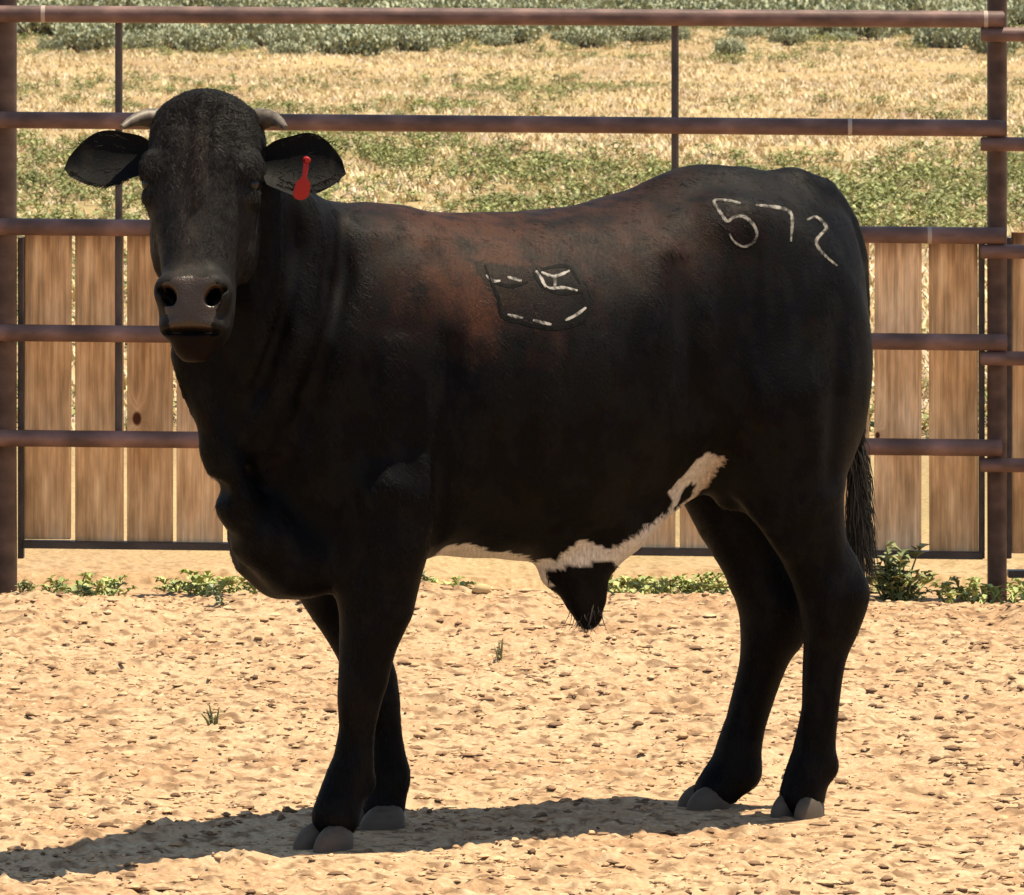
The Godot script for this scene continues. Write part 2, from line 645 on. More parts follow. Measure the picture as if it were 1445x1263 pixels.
# ------------------------------------------------------------------ plants
func leaf(buf: Buf, root: Vector3, dir: Vector3, length: float, width: float, col: Color, fold := 0.25) -> void:
	var side := dir.cross(Vector3.UP)
	side = side.normalized() if side.length() > 0.01 else Vector3.RIGHT
	var up := side.cross(dir).normalized()
	var mid := root + dir * length * 0.5 + up * length * 0.06
	var tip := root + dir * length - up * length * 0.08
	var n := up
	var a := buf.vert(root, n, col * 0.9)
	var l := buf.vert(mid + side * width * 0.5 + up * width * fold, (n - side * fold).normalized(), col)
	var r := buf.vert(mid - side * width * 0.5 + up * width * fold, (n + side * fold).normalized(), col)
	var t := buf.vert(tip, n, col)
	var m := buf.vert(mid, n, col)
	for q in [[a, l, m], [a, m, r], [l, t, m], [m, t, r]]: buf.tri(q[0], q[1], q[2])

func blade(buf: Buf, root: Vector3, dir: Vector3, length: float, width: float, col: Color, droop := 0.4) -> void:
	var side := Vector3(dir.z, 0, -dir.x)
	side = side.normalized() if side.length() > 0.01 else Vector3.RIGHT
	var n := side.cross(dir).normalized()
	var mid := root + dir * length * 0.55
	var tip := root + dir * length + Vector3(dir.x, -0.6, dir.z) * length * droop * 0.4
	var a := buf.vert(root - side * width * 0.5, n, col)
	var b := buf.vert(root + side * width * 0.5, n, col)
	var c := buf.vert(mid + side * width * 0.4, n, col)
	var d := buf.vert(mid - side * width * 0.4, n, col)
	var t := buf.vert(tip, n, col)
	buf.quad(a, b, c, d)
	buf.tri(d, c, t)

func tuft_mesh(sd: int, blades: int, h: float, spread: float, w: float, lo: Color, hi: Color) -> ArrayMesh:
	var r := RandomNumberGenerator.new()
	r.seed = sd
	var buf := Buf.new()
	for i in blades:
		var a := r.randf() * TAU
		var lean := r.randf_range(0.1, 1.1)
		var dir := Vector3(cos(a) * lean, 1.0, sin(a) * lean).normalized()
		var q := r.randf() * TAU
		var root := Vector3(cos(q), 0, sin(q)) * r.randf() * spread
		blade(buf, root, dir, h * r.randf_range(0.5, 1.1), w * r.randf_range(0.6, 1.2), lo.lerp(hi, r.randf()))
	return buf.mesh()

func leafy_mesh(sd: int, leaves: int, rad: float, h: float, ll: float, lw: float, lo: Color, hi: Color) -> ArrayMesh:
	var r := RandomNumberGenerator.new()
	r.seed = sd
	var buf := Buf.new()
	var stems := maxi(3, leaves / 9)
	for sidx in stems:
		var a := r.randf() * TAU
		var reach := rad * sqrt(r.randf())
		var top := Vector3(cos(a) * reach, h * r.randf_range(0.45, 1.0) * (1.0 - 0.4 * reach / rad), sin(a) * reach)
		var root := Vector3(top.x * 0.25, -0.01, top.z * 0.25)
		tube(buf, [root, root.lerp(top, 0.5) + Vector3(0, 0.1 * h, 0), top], [0.0035, 0.003, 0.0015], 5, lo, false)
		for j in maxi(1, leaves / stems):
			var t := r.randf_range(0.15, 1.0)
			var p := root.lerp(top, t) + Vector3(0, 0.1 * h * (1.0 - absf(t - 0.5) * 2.0), 0)
			var b := r.randf() * TAU
			leaf(buf, p, Vector3(cos(b), r.randf_range(-0.2, 0.8), sin(b)).normalized(), ll * r.randf_range(0.6, 1.2), lw * r.randf_range(0.7, 1.2), lo.lerp(hi, r.randf()))
	return buf.mesh()

func leaf_mat() -> StandardMaterial3D:
	var m := vmat(0.6, 0.4)
	m.cull_mode = BaseMaterial3D.CULL_DISABLED
	m.backlight_enabled = true
	m.backlight = Color(0.12, 0.14, 0.04)
	return m

func scatter(called: String, mesh: Mesh, m: Material, places: Array, label: String, category: String) -> void:
	var mm := MultiMesh.new()
	mm.transform_format = MultiMesh.TRANSFORM_3D
	mm.use_colors = true
	mm.mesh = mesh
	mm.instance_count = places.size()
	for i in places.size():
		mm.set_instance_transform(i, places[i][0])
		mm.set_instance_color(i, places[i][1])
	var o := MultiMeshInstance3D.new()
	o.name = numbered(called)
	o.multimesh = mm
	o.material_override = m
	add_child(o, true)
	tag(o, label, category, "", "stuff")

func make_field() -> void:
	var r := RandomNumberGenerator.new()
	r.seed = 91
	var straw := []
	var weeds := []
	for i in 66000:
		var d := 24.0 + 150.0 * pow(r.randf(), 1.15)
		var z := CAM_Z - d
		var x := r.randf_range(-1.0, 1.0) * (d * 0.13 + 3.0)
		var g := green_at(x, z)
		var s := r.randf_range(0.6, 1.3)
		var t := Transform3D(Basis(Vector3.UP, r.randf() * TAU).scaled(Vector3(s * 1.2, s * r.randf_range(0.6, 1.1), s * 1.2)), Vector3(x, height(x, z) - 0.005, z))
		if r.randf() < g * 0.8:
			if r.randf() < 0.75: weeds.append([t, Color(1, 1, 1) * r.randf_range(0.65, 1.15)])
		elif r.randf() < 0.62:
			straw.append([t, Color(1, r.randf_range(0.92, 1.02), r.randf_range(0.8, 1.15)) * r.randf_range(0.72, 1.12)])
	scatter("straw_grass", tuft_mesh(3, 16, 0.085, 0.22, 0.014, Color(0.42, 0.325, 0.165), Color(0.70, 0.585, 0.37)), leaf_mat(), straw, "dry yellow grass tufts covering the field behind the fence", "dry grass")
	scatter("green_weeds", leafy_mesh(6, 40, 0.16, 0.17, 0.06, 0.022, Color(0.19, 0.22, 0.075), Color(0.40, 0.41, 0.18)), leaf_mat(), weeds, "low green weeds growing in patches across the dry field", "weeds")

func make_sagebrush() -> void:
	var m := leaf_mat()
	var twig := mat(Color(0.16, 0.12, 0.085), 0.9, 0.2)
	var protos := []
	for k in 3:
		var r := RandomNumberGenerator.new()
		r.seed = 700 + k
		var crown := Buf.new()
		var wood := Buf.new()
		for s in 60:
			var a := r.randf() * TAU
			var reach := 0.62 * sqrt(r.randf())
			var top := Vector3(cos(a) * reach, 0.72 * r.randf_range(0.55, 1.0) * (1.0 - 0.5 * reach * reach), sin(a) * reach)
			tube(wood, [Vector3(top.x * 0.3, -0.03, top.z * 0.3), top * Vector3(0.8, 0.5, 0.8), top * 0.85], [0.012, 0.008, 0.004], 5, Color.WHITE, false)
			for j in 24:
				var p := top * Vector3(1, r.randf_range(0.15, 1.0), 1) * r.randf_range(0.85, 1.0) + Vector3(r.randfn(0, 0.06), r.randfn(0, 0.05), r.randfn(0, 0.06))
				var b := r.randf() * TAU
				var tone := Color(0.24, 0.265, 0.165).lerp(Color(0.42, 0.44, 0.30), r.randf())
				leaf(crown, p, Vector3(cos(b) * 0.6, 1.0, sin(b) * 0.6).normalized(), r.randf_range(0.07, 0.15), 0.05, tone)
		protos.append([crown.mesh(), wood.mesh()])
	var r2 := RandomNumberGenerator.new()
	r2.seed = 12
	var spots := []
	for i in 44: spots.append([lerpf(-10.4, 10.4, (i + r2.randf_range(0.0, 1.0)) / 44.0), r2.randf_range(103.0, 118.0), r2.randf_range(0.3, 0.85), 0])
	for i in 40: spots.append([lerpf(-13.0, 13.0, (i + r2.randf_range(0.1, 0.9)) / 40.0), r2.randf_range(119.0, 138.0), r2.randf_range(0.7, 1.25), 1])
	for i in 56: spots.append([lerpf(-16.0, 16.0, (i + r2.randf_range(0.1, 0.9)) / 56.0), r2.randf_range(142.0, 172.0), r2.randf_range(0.8, 1.5), 2])
	var names := ["low grey-green sagebrush in the nearest row across the dry field", "grey-green sagebrush in the middle of the brush beyond the dry field", "hazy grey-green sagebrush at the far back of the brush"]
	for sp in spots:
		var px: float = 722.5 + sp[0] / sp[1] * FOCAL
		if sp[3] > 0 and (absf(px - 90.0) < 34.0 or absf(px - 266.0) < 36.0 or absf(px - 474.0) < 18.0): continue
		var pr: Array = protos[r2.randi() % 3]
		var z: float = CAM_Z - sp[1]
		var o := thing("sagebrush", Vector3(sp[0], height(sp[0], z), z))
		put("crown", pr[0], m, o)
		put("trunk", pr[1], twig, o)
		o.rotation.y = r2.randf() * TAU
		o.scale = Vector3(sp[2] * r2.randf_range(0.9, 1.5), sp[2], sp[2] * r2.randf_range(0.9, 1.4))
		tag(o, names[sp[3]], "bush", "sagebrush at the back of the field")

func make_far_sheds() -> void:
	var white := mat(Color(0.74, 0.75, 0.76), 0.6, 0.4)
	var roofm := mat(Color(0.42, 0.44, 0.46), 0.5, 0.5)
	var dark := mat(Color(0.06, 0.065, 0.075), 0.4, 0.5)
	for sp in [[88.0, 1.1, 0.0, "small white shed far beyond the brush, leftmost of the three"], [266.0, 1.2, 1.0, "white shed with dark door far beyond the brush above the bull's head"], [474.0, 0.5, 2.0, "narrow white hut far beyond the brush, rightmost of the three"]]:
		var d := 186.0
		var w: float = sp[1]
		var o := thing("white_shed", Vector3((sp[0] - 722.5) / FOCAL * d, 0.0, CAM_Z - d))
		var b := Buf.new()
		block(b, Vector3(0, 1.1, 0), Vector3(w * 0.5, 1.15, 0.9), 0.01)
		put("wall", b.mesh(), white, o)
		var rf := Buf.new()
		block(rf, Vector3(0, 2.31, 0), Vector3(w * 0.5 + 0.12, 0.05, 1.05), 0.01)
		put("roof", rf.mesh(), roofm, o)
		var dr := Buf.new()
		block(dr, Vector3(w * 0.12, 0.85, 0.915), Vector3(w * 0.16, 0.8, 0.02), 0.005)
		put("door", dr.mesh(), dark, o)
		tag(o, sp[3], "shed", "white sheds on the horizon")

# ------------------------------------------------------------------ fence
const FZ := -4.7
func fx(px: float) -> float: return (px - 722.5) / FOCAL * (CAM_Z - FZ)
func fy(py: float) -> float: return EYE - (py - SKYLINE) / FOCAL * (CAM_Z - FZ)

func steel(col: Color, sd: int) -> StandardMaterial3D:
	var m := mat(Color.WHITE, 0.5, 0.5)
	m.albedo_texture = noise_tex(0.012, sd, 5, (col * 0.42).linear_to_srgb(), (col * 1.75).linear_to_srgb(), 256)
	m.uv1_triplanar = true
	m.uv1_world_triplanar = true
	m.uv1_scale = Vector3(1.7, 3.1, 3.1)
	m.normal_enabled = true
	m.normal_texture = noise_tex(0.05, sd + 1, 4, Color.BLACK, Color.WHITE, 256, 3.0)
	m.normal_scale = 0.35
	return m

func make_fence() -> void:
	var rust := steel(Color(0.150, 0.088, 0.076), 21)
	var post_m := steel(Color(0.070, 0.042, 0.033), 25)
	post_m.normal_scale = 0.12
	rust.normal_scale = 0.15
	rust.roughness = 0.48
	rust.metallic_specular = 0.35
	post_m.metallic_specular = 0.3
	var dark := steel(Color(0.05, 0.036, 0.032), 31)
	var weldm := mat(Color(0.34, 0.27, 0.23), 0.6)
	var o := thing("pipe_fence", Vector3(0, 0, FZ))
	tag(o, "brown steel pipe fence with five rails behind the bull", "fence")
	var rails := [[19.0, 27.0], [168.0, 180.0], [318.0, 331.0], [467.0, 481.0], [615.0, 629.0]]
	var ends := [1414.0, 1417.0, 1416.0, 1418.0, 1411.0]
	var slope := func(r: Array, px: float) -> float: return fy(lerpf(r[0], r[1], px / 1410.0))
	for k in 5:
		var r: Array = rails[k]
		var rail := put("rail", pipe(Vector3(fx(-700), slope.call(r, -700.0), 0.078), Vector3(fx(ends[k]), slope.call(r, ends[k]), 0.078), 0.0243), rust, o)
		for w in [[64.0, 1388.0], [1197.0], [1309.0], [], []][k]:
			var p := Vector3(fx(w), slope.call(r, w), 0.078)
			var bw := Buf.new()
			tube(bw, [p - Vector3(0.006, 0, 0), p - Vector3(0.003, 0, 0), p + Vector3(0.003, 0, 0), p + Vector3(0.006, 0, 0)], [0.0245, 0.0253, 0.0253, 0.0245], 16)
			put("weld_ring", bw.mesh(), weldm, rail)
	var lp := put("post", pipe(Vector3(fx(-3), -0.3, 0), Vector3(fx(-3), 1.9, 0), 0.055, 24), post_m, o)
	put("post", pipe(Vector3(fx(1407), -0.3, 0), Vector3(fx(1407), 1.86, 0), 0.0285, 20), post_m, o)
	for sp in [[169.0, 612.0, 24.0], [952.0, 622.0, 27.0]]:
		put("stay", pipe(Vector3(fx(sp[0]), fy(sp[1]), 0.045), Vector3(fx(sp[0]), fy(sp[2]), 0.045), 0.0112, 10), dark, o)
	# the right-hand panel welded to the same post
	var g := thing("pipe_gate", Vector3(0, 0, FZ))
	tag(g, "brown steel pipe panel cut off at the right edge beyond the thin post", "fence")
	for y in [48.0, 202.0, 353.0, 503.0, 653.0]:
		put("rail", pipe(Vector3(fx(1381), fy(y), 0.078), Vector3(fx(1760), fy(y + 2), 0.078), 0.0205), rust, g)
	# board windbreak
	var bw2 := thing("board_fence", Vector3(0, 0, FZ))
	tag(bw2, "windbreak of upright weathered brown boards behind the pipe rails", "fence")
	var woods := []
	for i in 6:
		var m := mat([Color(0.86, 0.72, 0.55), Color(0.82, 0.65, 0.46), Color(0.92, 0.76, 0.58), Color(0.76, 0.60, 0.43), Color(0.88, 0.71, 0.52), Color(0.96, 0.83, 0.68)][i], 0.85, 0.3)
		m.albedo_texture = wood_texture(60 + i * 7)
		m.uv1_scale = Vector3(1.0 / 0.14, 1.0 / 0.93, 1)
		m.uv1_offset = Vector3(0.5, 0.5, 0)
		woods.append(m)
	var lefts := [-184.0, -112.0, -41.0, 32.0, 104.0, 177.5, 247.5, 319.0, 391.0, 463.0, 534.0, 605.0, 676.0, 747.0, 818.0, 889.0, 960.0, 1032.0, 1101.0, 1168.0, 1236.0, 1313.0, 1430.0, 1503.0, 1574.0, 1646.0]
	var rights := [-118.0, -46.0, 20.0, 98.5, 172.5, 242.5, 313.0, 386.0, 458.0, 529.0, 600.0, 671.0, 742.0, 813.0, 883.0, 954.5, 1027.0, 1096.0, 1163.0, 1228.5, 1302.5, 1382.0, 1497.0, 1569.0, 1641.0, 1712.0]
	for i in 8:
		lefts.push_front(lefts[0] - 72.0)
		rights.push_front(rights[0] - 72.0)
	for i in lefts.size():
		var x0 := fx(lefts[i])
		var x1 := fx(rights[i])
		var yb := fy(lerpf(764.0, 785.0, lefts[i] / 1400.0)) + rng.randf_range(-0.004, 0.004)
		var yt := fy(lerpf(313.0, 326.0, lefts[i] / 1400.0)) + rng.randf_range(-0.006, 0.006)
		var bd := Buf.new()
		block(bd, Vector3.ZERO, Vector3((x1 - x0) * 0.5, (yt - yb) * 0.5, 0.0095), 0.002)
		var ob := put("board", bd.mesh(), woods[(i * 5 + i / 3) % 6], bw2, Vector3((x0 + x1) * 0.5, (yt + yb) * 0.5, -0.068 + rng.randf_range(-0.003, 0.003)))
		ob.rotation.z = rng.randf_range(-0.0035, 0.0035)
	var ch := Buf.new()
	var cl := Vector3((fx(30) + fx(1388)) * 0.5, fy(778), -0.052)
	block(ch, Vector3.ZERO, Vector3((fx(1388) - fx(30)) * 0.5, 0.0105, 0.026), 0.002)
	var oc := put("bottom_channel", ch.mesh(), dark, bw2, cl)
	oc.rotation.z = -atan2(fy(771) - fy(787), fx(1388) - fx(30))
	var c2 := Buf.new()
	block(c2, Vector3.ZERO, Vector3(0.35, 0.0105, 0.026), 0.002)
	put("bottom_channel", c2.mesh(), dark, bw2, Vector3(fx(1424) + 0.35, fy(812), -0.052))
	for sx in [[fx(28), 0.0085], [fx(1387), 0.008], [fx(1425), 0.008]]:
		var fb := Buf.new()
		block(fb, Vector3.ZERO, Vector3(sx[1], 0.5 * (fy(335) - fy(790)), 0.02), 0.002)
		put("frame_bar", fb.mesh(), dark, bw2, Vector3(sx[0], 0.5 * (fy(335) + fy(790)), -0.05))

func make_weeds() -> void:
	var m := leaf_mat()
	var r := RandomNumberGenerator.new()
	r.seed = 5
	var strip := []
	for rg in [[45.0, 365.0, 50], [590.0, 740.0, 26], [865.0, 1035.0, 28], [1225.0, 1400.0, 28], [1420.0, 1600.0, 20], [365.0, 590.0, 24]]:
		for i in rg[2]:
			var x := fx(r.randf_range(rg[0], rg[1]))
			var z := r.randf_range(-5.15, -4.45)
			if nz_mid.get_noise_2d(x * 0.9 + 655.0, 3.0) < -0.3: continue
			var s := r.randf_range(0.5, 1.15)
			strip.append([Transform3D(Basis(Vector3.UP, r.randf() * TAU).scaled(Vector3(s, s * r.randf_range(0.7, 1.5), s)), Vector3(x, height(x, z), z)), Color(1, 1, 1) * r.randf_range(0.8, 1.25)])
	scatter("fence_weeds", leafy_mesh(31, 34, 0.085, 0.08, 0.030, 0.017, Color(0.20, 0.25, 0.07), Color(0.46, 0.50, 0.21)), m, strip, "low leafy green weeds growing in a strip under the fence", "weeds")
	var stalk := leafy_mesh(33, 190, 0.12, 0.27, 0.045, 0.034, Color(0.09, 0.12, 0.045), Color(0.26, 0.28, 0.14))
	var bush := thing("leafy_weed", Vector3(fx(1262), height(fx(1262), -4.5) - 0.01, -4.5))
	put("foliage", stalk, m, bush)
	tag(bush, "bushy dark green weed at the fence foot right of the tail", "plant")
	var sprigs := [[32.0, 868.0, 0.05, "pale green sprig in the dirt at the left edge of the pen", 40, Color(0.16, 0.2, 0.09), Color(0.34, 0.38, 0.2)],
		[106.0, 858.0, 0.035, "small green sprig beside the left-edge sprig on the dirt", 22, Color(0.12, 0.15, 0.07), Color(0.25, 0.27, 0.14)],
		[312.0, 872.0, 0.05, "small broad-leaved weed in the dirt left of the bull's chest", 26, Color(0.12, 0.16, 0.09), Color(0.34, 0.36, 0.24)],
		[303.0, 1020.0, 0.055, "upright feathery weed alone in the dirt left of the forelegs", 60, Color(0.14, 0.17, 0.08), Color(0.29, 0.3, 0.16)],
		[706.0, 936.0, 0.05, "thin dry-looking weed in the dirt beneath the bull's belly", 40, Color(0.24, 0.23, 0.12), Color(0.4, 0.36, 0.2)],
		[598.0, 862.0, 0.045, "little weed in the dirt just right of the forelegs", 26, Color(0.16, 0.18, 0.09), Color(0.34, 0.34, 0.2)]]
	var k := 0
	for sp in sprigs:
		var d: float = FOCAL * EYE / (sp[1] - SKYLINE)
		var z := CAM_Z - d
		var x: float = (sp[0] - 722.5) / FOCAL * d
		var o := thing("sprig", Vector3(x, height(x, z) - 0.004, z))
		var hh: float = sp[2] * 1.35
		var narrow := k == 3 or k == 4
		put("foliage", leafy_mesh(50 + k, sp[4], hh * (0.55 if narrow else 0.65), hh, 0.016 if narrow else 0.024, 0.005 if narrow else 0.014, sp[5], sp[6]), m, o)
		tag(o, sp[3], "plant")
		k += 1
	# the clod on top of the ridge
	var cb := Buf.new()
	var sp2 := SphereMesh.new()
	sp2.radius = 1.0
	sp2.height = 2.0
	sp2.radial_segments = 20
	sp2.rings = 10
	var arr := sp2.get_mesh_arrays()
	var ps: PackedVector3Array = arr[Mesh.ARRAY_VERTEX]
	for p in ps:
		var q := p * (1.0 + 0.35 * nz_fine.get_noise_3d(p.x * 0.03, p.y * 0.03, p.z * 0.03))
		cb.vert(q * Vector3(0.026, 0.014, 0.02), p, Color(0.52, 0.38, 0.2))
	cb.i = arr[Mesh.ARRAY_INDEX]
	var cz := -3.95
	var cx := (680.0 - 722.5) / FOCAL * (CAM_Z - cz)
	var clod := put("dirt_clod", cb.mesh(), vmat(0.95, 0.2), self, Vector3(cx, height(cx, cz) + 0.008, cz))
	tag(clod, "fist-sized pale clod on the dirt ridge beneath the belly", "clod")

# ------------------------------------------------------------------ the bull
func L(px: float, py: float, z: float) -> Vector3:        # photograph pixel at true depth, in the body's own axes
	return body_frame.affine_inverse() * at(px, py, z)

func side(px: float, py: float, l: float) -> Vector2:     # photograph pixel on the body's side plane l metres left of its middle
	var inv := body_frame.affine_inverse()
	var a := inv * Vector3(0, EYE, CAM_Z)
	var b := inv * at(px, py, 0.0)
	var t := (-l - a.z) / (b.z - a.z)
	var q := a.lerp(b, t)
	return Vector2(q.x, q.y)

func hit(px: float, py: float) -> Vector3:                # where the body's surface is met, looking in from the near side
	var z := 0.9
	while z > -0.6:
		if body_field.value(L(px, py, z)) < 0.0: break
		z -= 0.01
	var lo := z
	var hi := z + 0.01
	for i in 8:
		var m := (lo + hi) * 0.5
		if body_field.value(L(px, py, m)) < 0.0: lo = m
		else: hi = m
	return at(px, py, (lo + hi) * 0.5)

var white_poly := PackedVector2Array()
var white_poly2 := PackedVector2Array()
var black_poly := PackedVector2Array()
var black_poly2 := PackedVector2Array()
var clip_poly := PackedVector2Array()
var coat_n := FastNoiseLite.new()
var patch_n := FastNoiseLite.new()

func coat(p: Vector3, n: Vector3) -> Color:
	var black := Color(0.0036, 0.0036, 0.0039)
	var mott := coat_n.get_noise_3d(p.x * 3.0, p.y * 1.2, p.z * 3.0)
	var col := black * (1.0 + 0.5 * mott)
	# sun-bleached, rusty brown saddle
	var sd := exp(-pow((p.x - 0.27) / 0.16, 2.0)) * smooth(0.98, 1.16, p.y + 0.1 * coat_n.get_noise_3d(p.x, p.y, p.z))
	sd += 0.42 * exp(-pow((p.x + 0.08) / 0.2, 2.0)) * smooth(1.1, 1.26, p.y)
	sd = clampf(sd * (0.95 + 1.5 * mott), 0.0, 1.0)
	if p.z < 0.0 and p.y > 0.9 and Geometry2D.is_point_in_polygon(Vector2(p.x + 0.008 * mott, p.y + 0.008 * mott), clip_poly): sd *= 0.2
	col = col.lerp(Color(0.078, 0.030, 0.018), sd * 0.8)
	var warm := clampf(coat_n.get_noise_3d(p.x * 0.9 + 9.0, p.y * 0.9, p.z * 0.9) * 2.2 - 0.25, 0.0, 1.0)
	col = col.lerp(Color(0.014, 0.009, 0.006), warm * 0.4)
	if p.y < 0.86 and p.y > 0.42 and p.x < 0.32 and p.z < (0.10 if p.x > -0.2 else -0.02):
		var q := Vector2(p.x + 0.011 * patch_n.get_noise_3d(p.x, p.y, p.z), p.y + 0.011 * patch_n.get_noise_3d(p.x + 5.0, p.y, p.z))
		if (Geometry2D.is_point_in_polygon(q, white_poly) or Geometry2D.is_point_in_polygon(q, white_poly2)) and not Geometry2D.is_point_in_polygon(q, black_poly) and not Geometry2D.is_point_in_polygon(q, black_poly2):
			var w := Color(0.82, 0.785, 0.73) * (0.92 + 0.16 * mott)
			if p.x < -0.25: w = w.lerp(Color(0.42, 0.25, 0.13), clampf((-0.25 - p.x) * 12.0, 0, 1))
			col = w
	return col

func horn_tube(buf: Buf, a: Vector3, b: Vector3, c: Vector3) -> void:
	var pts := []
	var rs := []
	for i in 13:
		var t := i / 12.0
		pts.append(a.lerp(b, t).lerp(b.lerp(c, t), t))
		rs.append(lerpf(0.029, 0.0055, pow(t, 1.25)) * (1.0 + 0.03 * sin(t * 40.0)))
	tube(buf, pts, rs, 14)

# a cupped leaf-shaped ear; root, tip direction and face direction in head axes
func ear(buf: Buf, frame: Transform3D, root: Vector3, tip: Vector3, face: Vector3, width: float) -> void:
	var ax := tip - root
	var length := ax.length()
	var dir := ax.normalized()
	var out := (face - dir * face.dot(dir)).normalized()
	var sd := dir.cross(out).normalized()
	var nu := 18
	var nv := 12
	var grid := []
	for layer in 2:
		var rows := []
		for i in nu + 1:
			var t := float(i) / nu
			var w := width * (0.42 + 0.58 * sin(PI * clampf(t * 0.86 + 0.04, 0, 1))) * pow(clampf(1.0 - pow(t, 5.5), 0.0, 1.0), 0.5) * (1.0 + 0.12 * sin(PI * clampf((t - 0.35) / 0.6, 0, 1)))
			if t < 0.15: w *= lerpf(0.7, 1.0, t / 0.15)
			var row := []
			for j in nv + 1:
				var u := (float(j) / nv - 0.5) * 2.0
				var cup := (u * u) * w * 0.40 * (1.0 - 0.35 * t)
				var droop := -0.18 * length * t * t
				var q := root + dir * length * t + sd * w * u + out * (cup - 0.012 - (0.007 * (1.0 - u * u) if layer == 1 else 0.0)) + sd * droop * 0.12
				row.append(q)
			rows.append(row)
		grid.append(rows)
	for layer in 2:
		var ids := []
		for i in nu + 1:
			var row := []
			for j in nv + 1:
				var q: Vector3 = grid[layer][i][j]
				var du: Vector3 = grid[layer][mini(i + 1, nu)][j] - grid[layer][maxi(i - 1, 0)][j]
				var dv: Vector3 = grid[layer][i][mini(j + 1, nv)] - grid[layer][i][maxi(j - 1, 0)]
				var nrm := du.cross(dv)
				nrm = nrm.normalized() if nrm.length() > 1e-9 else out
				if nrm.dot(out) < 0.0: nrm = -nrm
				if layer == 1: nrm = -nrm
				var t := float(i) / nu
				var u := (float(j) / nv - 0.5) * 2.0
				var col := Color(0.005, 0.0043, 0.004)
				if layer == 0:
					col = col.lerp(Color(0.03, 0.025, 0.02), clampf(coat_n.get_noise_2d(q.x * 5.0, q.y * 1.5) * 1.6, 0, 1) * smooth(0.3, 0.7, t) * 0.8)
				row.append(buf.vert(frame * q, frame.basis * nrm, col))
			ids.append(row)
		for i in nu:
			for j in nv: buf.quad(ids[i][j], ids[i + 1][j], ids[i + 1][j + 1], ids[i][j + 1])

# one cloven hoof: two claws, each a wedge with rounded wall, pointing along dir
func claw(buf: Buf, base: Vector3, dir: Vector3, length: float, width: float, h: float) -> void:
	var sd := dir.cross(Vector3.UP).normalized()
	var rows := []
	var sides := 20
	var levels := 7
	for k in levels + 1:
		var t := float(k) / levels
		var phi := t * 1.18
		var sc := pow(cos(phi), 0.85)
		var row := []
		for s in sides + 1:
			var a := TAU * s / sides
			var ca := cos(a)
			var sa := sin(a)
			var fwd := ca * length * 0.5 * sc - t * length * 0.13
			var wid := signf(sa) * pow(absf(sa), 0.85) * width * 0.5 * (1.0 - 0.22 * maxf(ca, 0.0)) * sc
			var q := base + dir * fwd + sd * wid + Vector3.UP * h * sin(phi) * (1.0 + 0.012 * sin(s * 1.9 + t * 25.0))
			if k == 0: q -= Vector3.UP * 0.010
			row.append([q, (dir * ca * cos(phi) / length + sd * sa * cos(phi) / width + Vector3.UP * sin(phi) * 0.5 / h).normalized()])
		rows.append(row)
	var ids := []
	for k in levels + 1:
		var row := []
		for s in sides + 1:
			var t := float(k) / levels
			var tone := 0.85 + 0.10 * sin(t * 23.0 + 0.5 * sin(s * 0.9)) + 0.55 * coat_n.get_noise_2d(s * 0.5, k * 0.12 + length * 90.0) + 0.25 * (1.0 - t)
			row.append(buf.vert(rows[k][s][0], rows[k][s][1], Color(tone, tone, tone)))
		ids.append(row)
	for k in levels:
		for s in sides: buf.quad(ids[k][s], ids[k + 1][s], ids[k + 1][s + 1], ids[k][s + 1])
	var ce := buf.vert(base + Vector3.UP * h * 0.9 - dir * length * 0.2, Vector3.UP, Color(0.7, 0.7, 0.7))
	for s in sides:
		var a := buf.vert(rows[levels][s][0], Vector3.UP)
		var b := buf.vert(rows[levels][s + 1][0], Vector3.UP)
		buf.tri(ce, a, b)

func ribbon(buf: Buf, pts: Array, w: float, jitter := 0.2) -> void:
	# a raised brand stroke lying on the hide; pts are photograph positions on the near side
	var dense := []
	for i in pts.size() - 1:
		var n := maxi(2, int((pts[i] as Vector2).distance_to(pts[i + 1]) / 2.2))
		for j in n: dense.append((pts[i] as Vector2).cubic_interpolate(pts[i + 1], pts[maxi(i - 1, 0)], pts[mini(i + 2, pts.size() - 1)], float(j) / n))
	dense.append(pts[-1])
	var last := []
	for i in dense.size():
		var a: Vector2 = dense[maxi(i - 1, 0)]
		var b: Vector2 = dense[mini(i + 1, dense.size() - 1)]
		var t := (b - a).normalized()
		var nn := Vector2(-t.y, t.x)
		var taper := 0.35 + 0.65 * sin(PI * clampf((i + 0.5) / dense.size() * 0.8 + 0.12, 0, 1))
		var ww := w * taper * (1.0 + jitter * rng.randf_range(-1, 1))
		var row := []
		for e in [-1.0, -0.5, 0.5, 1.0]:
			var q: Vector2 = dense[i] + nn * ww * 0.5 * e
			var wp := hit(q.x, q.y)
			var nrm := body_frame.basis * body_field.slope(body_frame.affine_inverse() * wp)
			var fade := 0.55 + 1.5 * coat_n.get_noise_2d(q.x * 0.012, q.y * 0.012) + 0.25 * rng.randf_range(-1, 1)
			row.append(buf.vert(wp + nrm * (0.0010 if absf(e) < 0.9 else 0.0004), nrm, Color.WHITE * clampf(fade, 0.10, 1.1) * (1.0 if absf(e) < 0.9 else 0.22)))
		if last:
			for e in 3: buf.quad(last[e], last[e + 1], row[e + 1], row[e])
		last = row

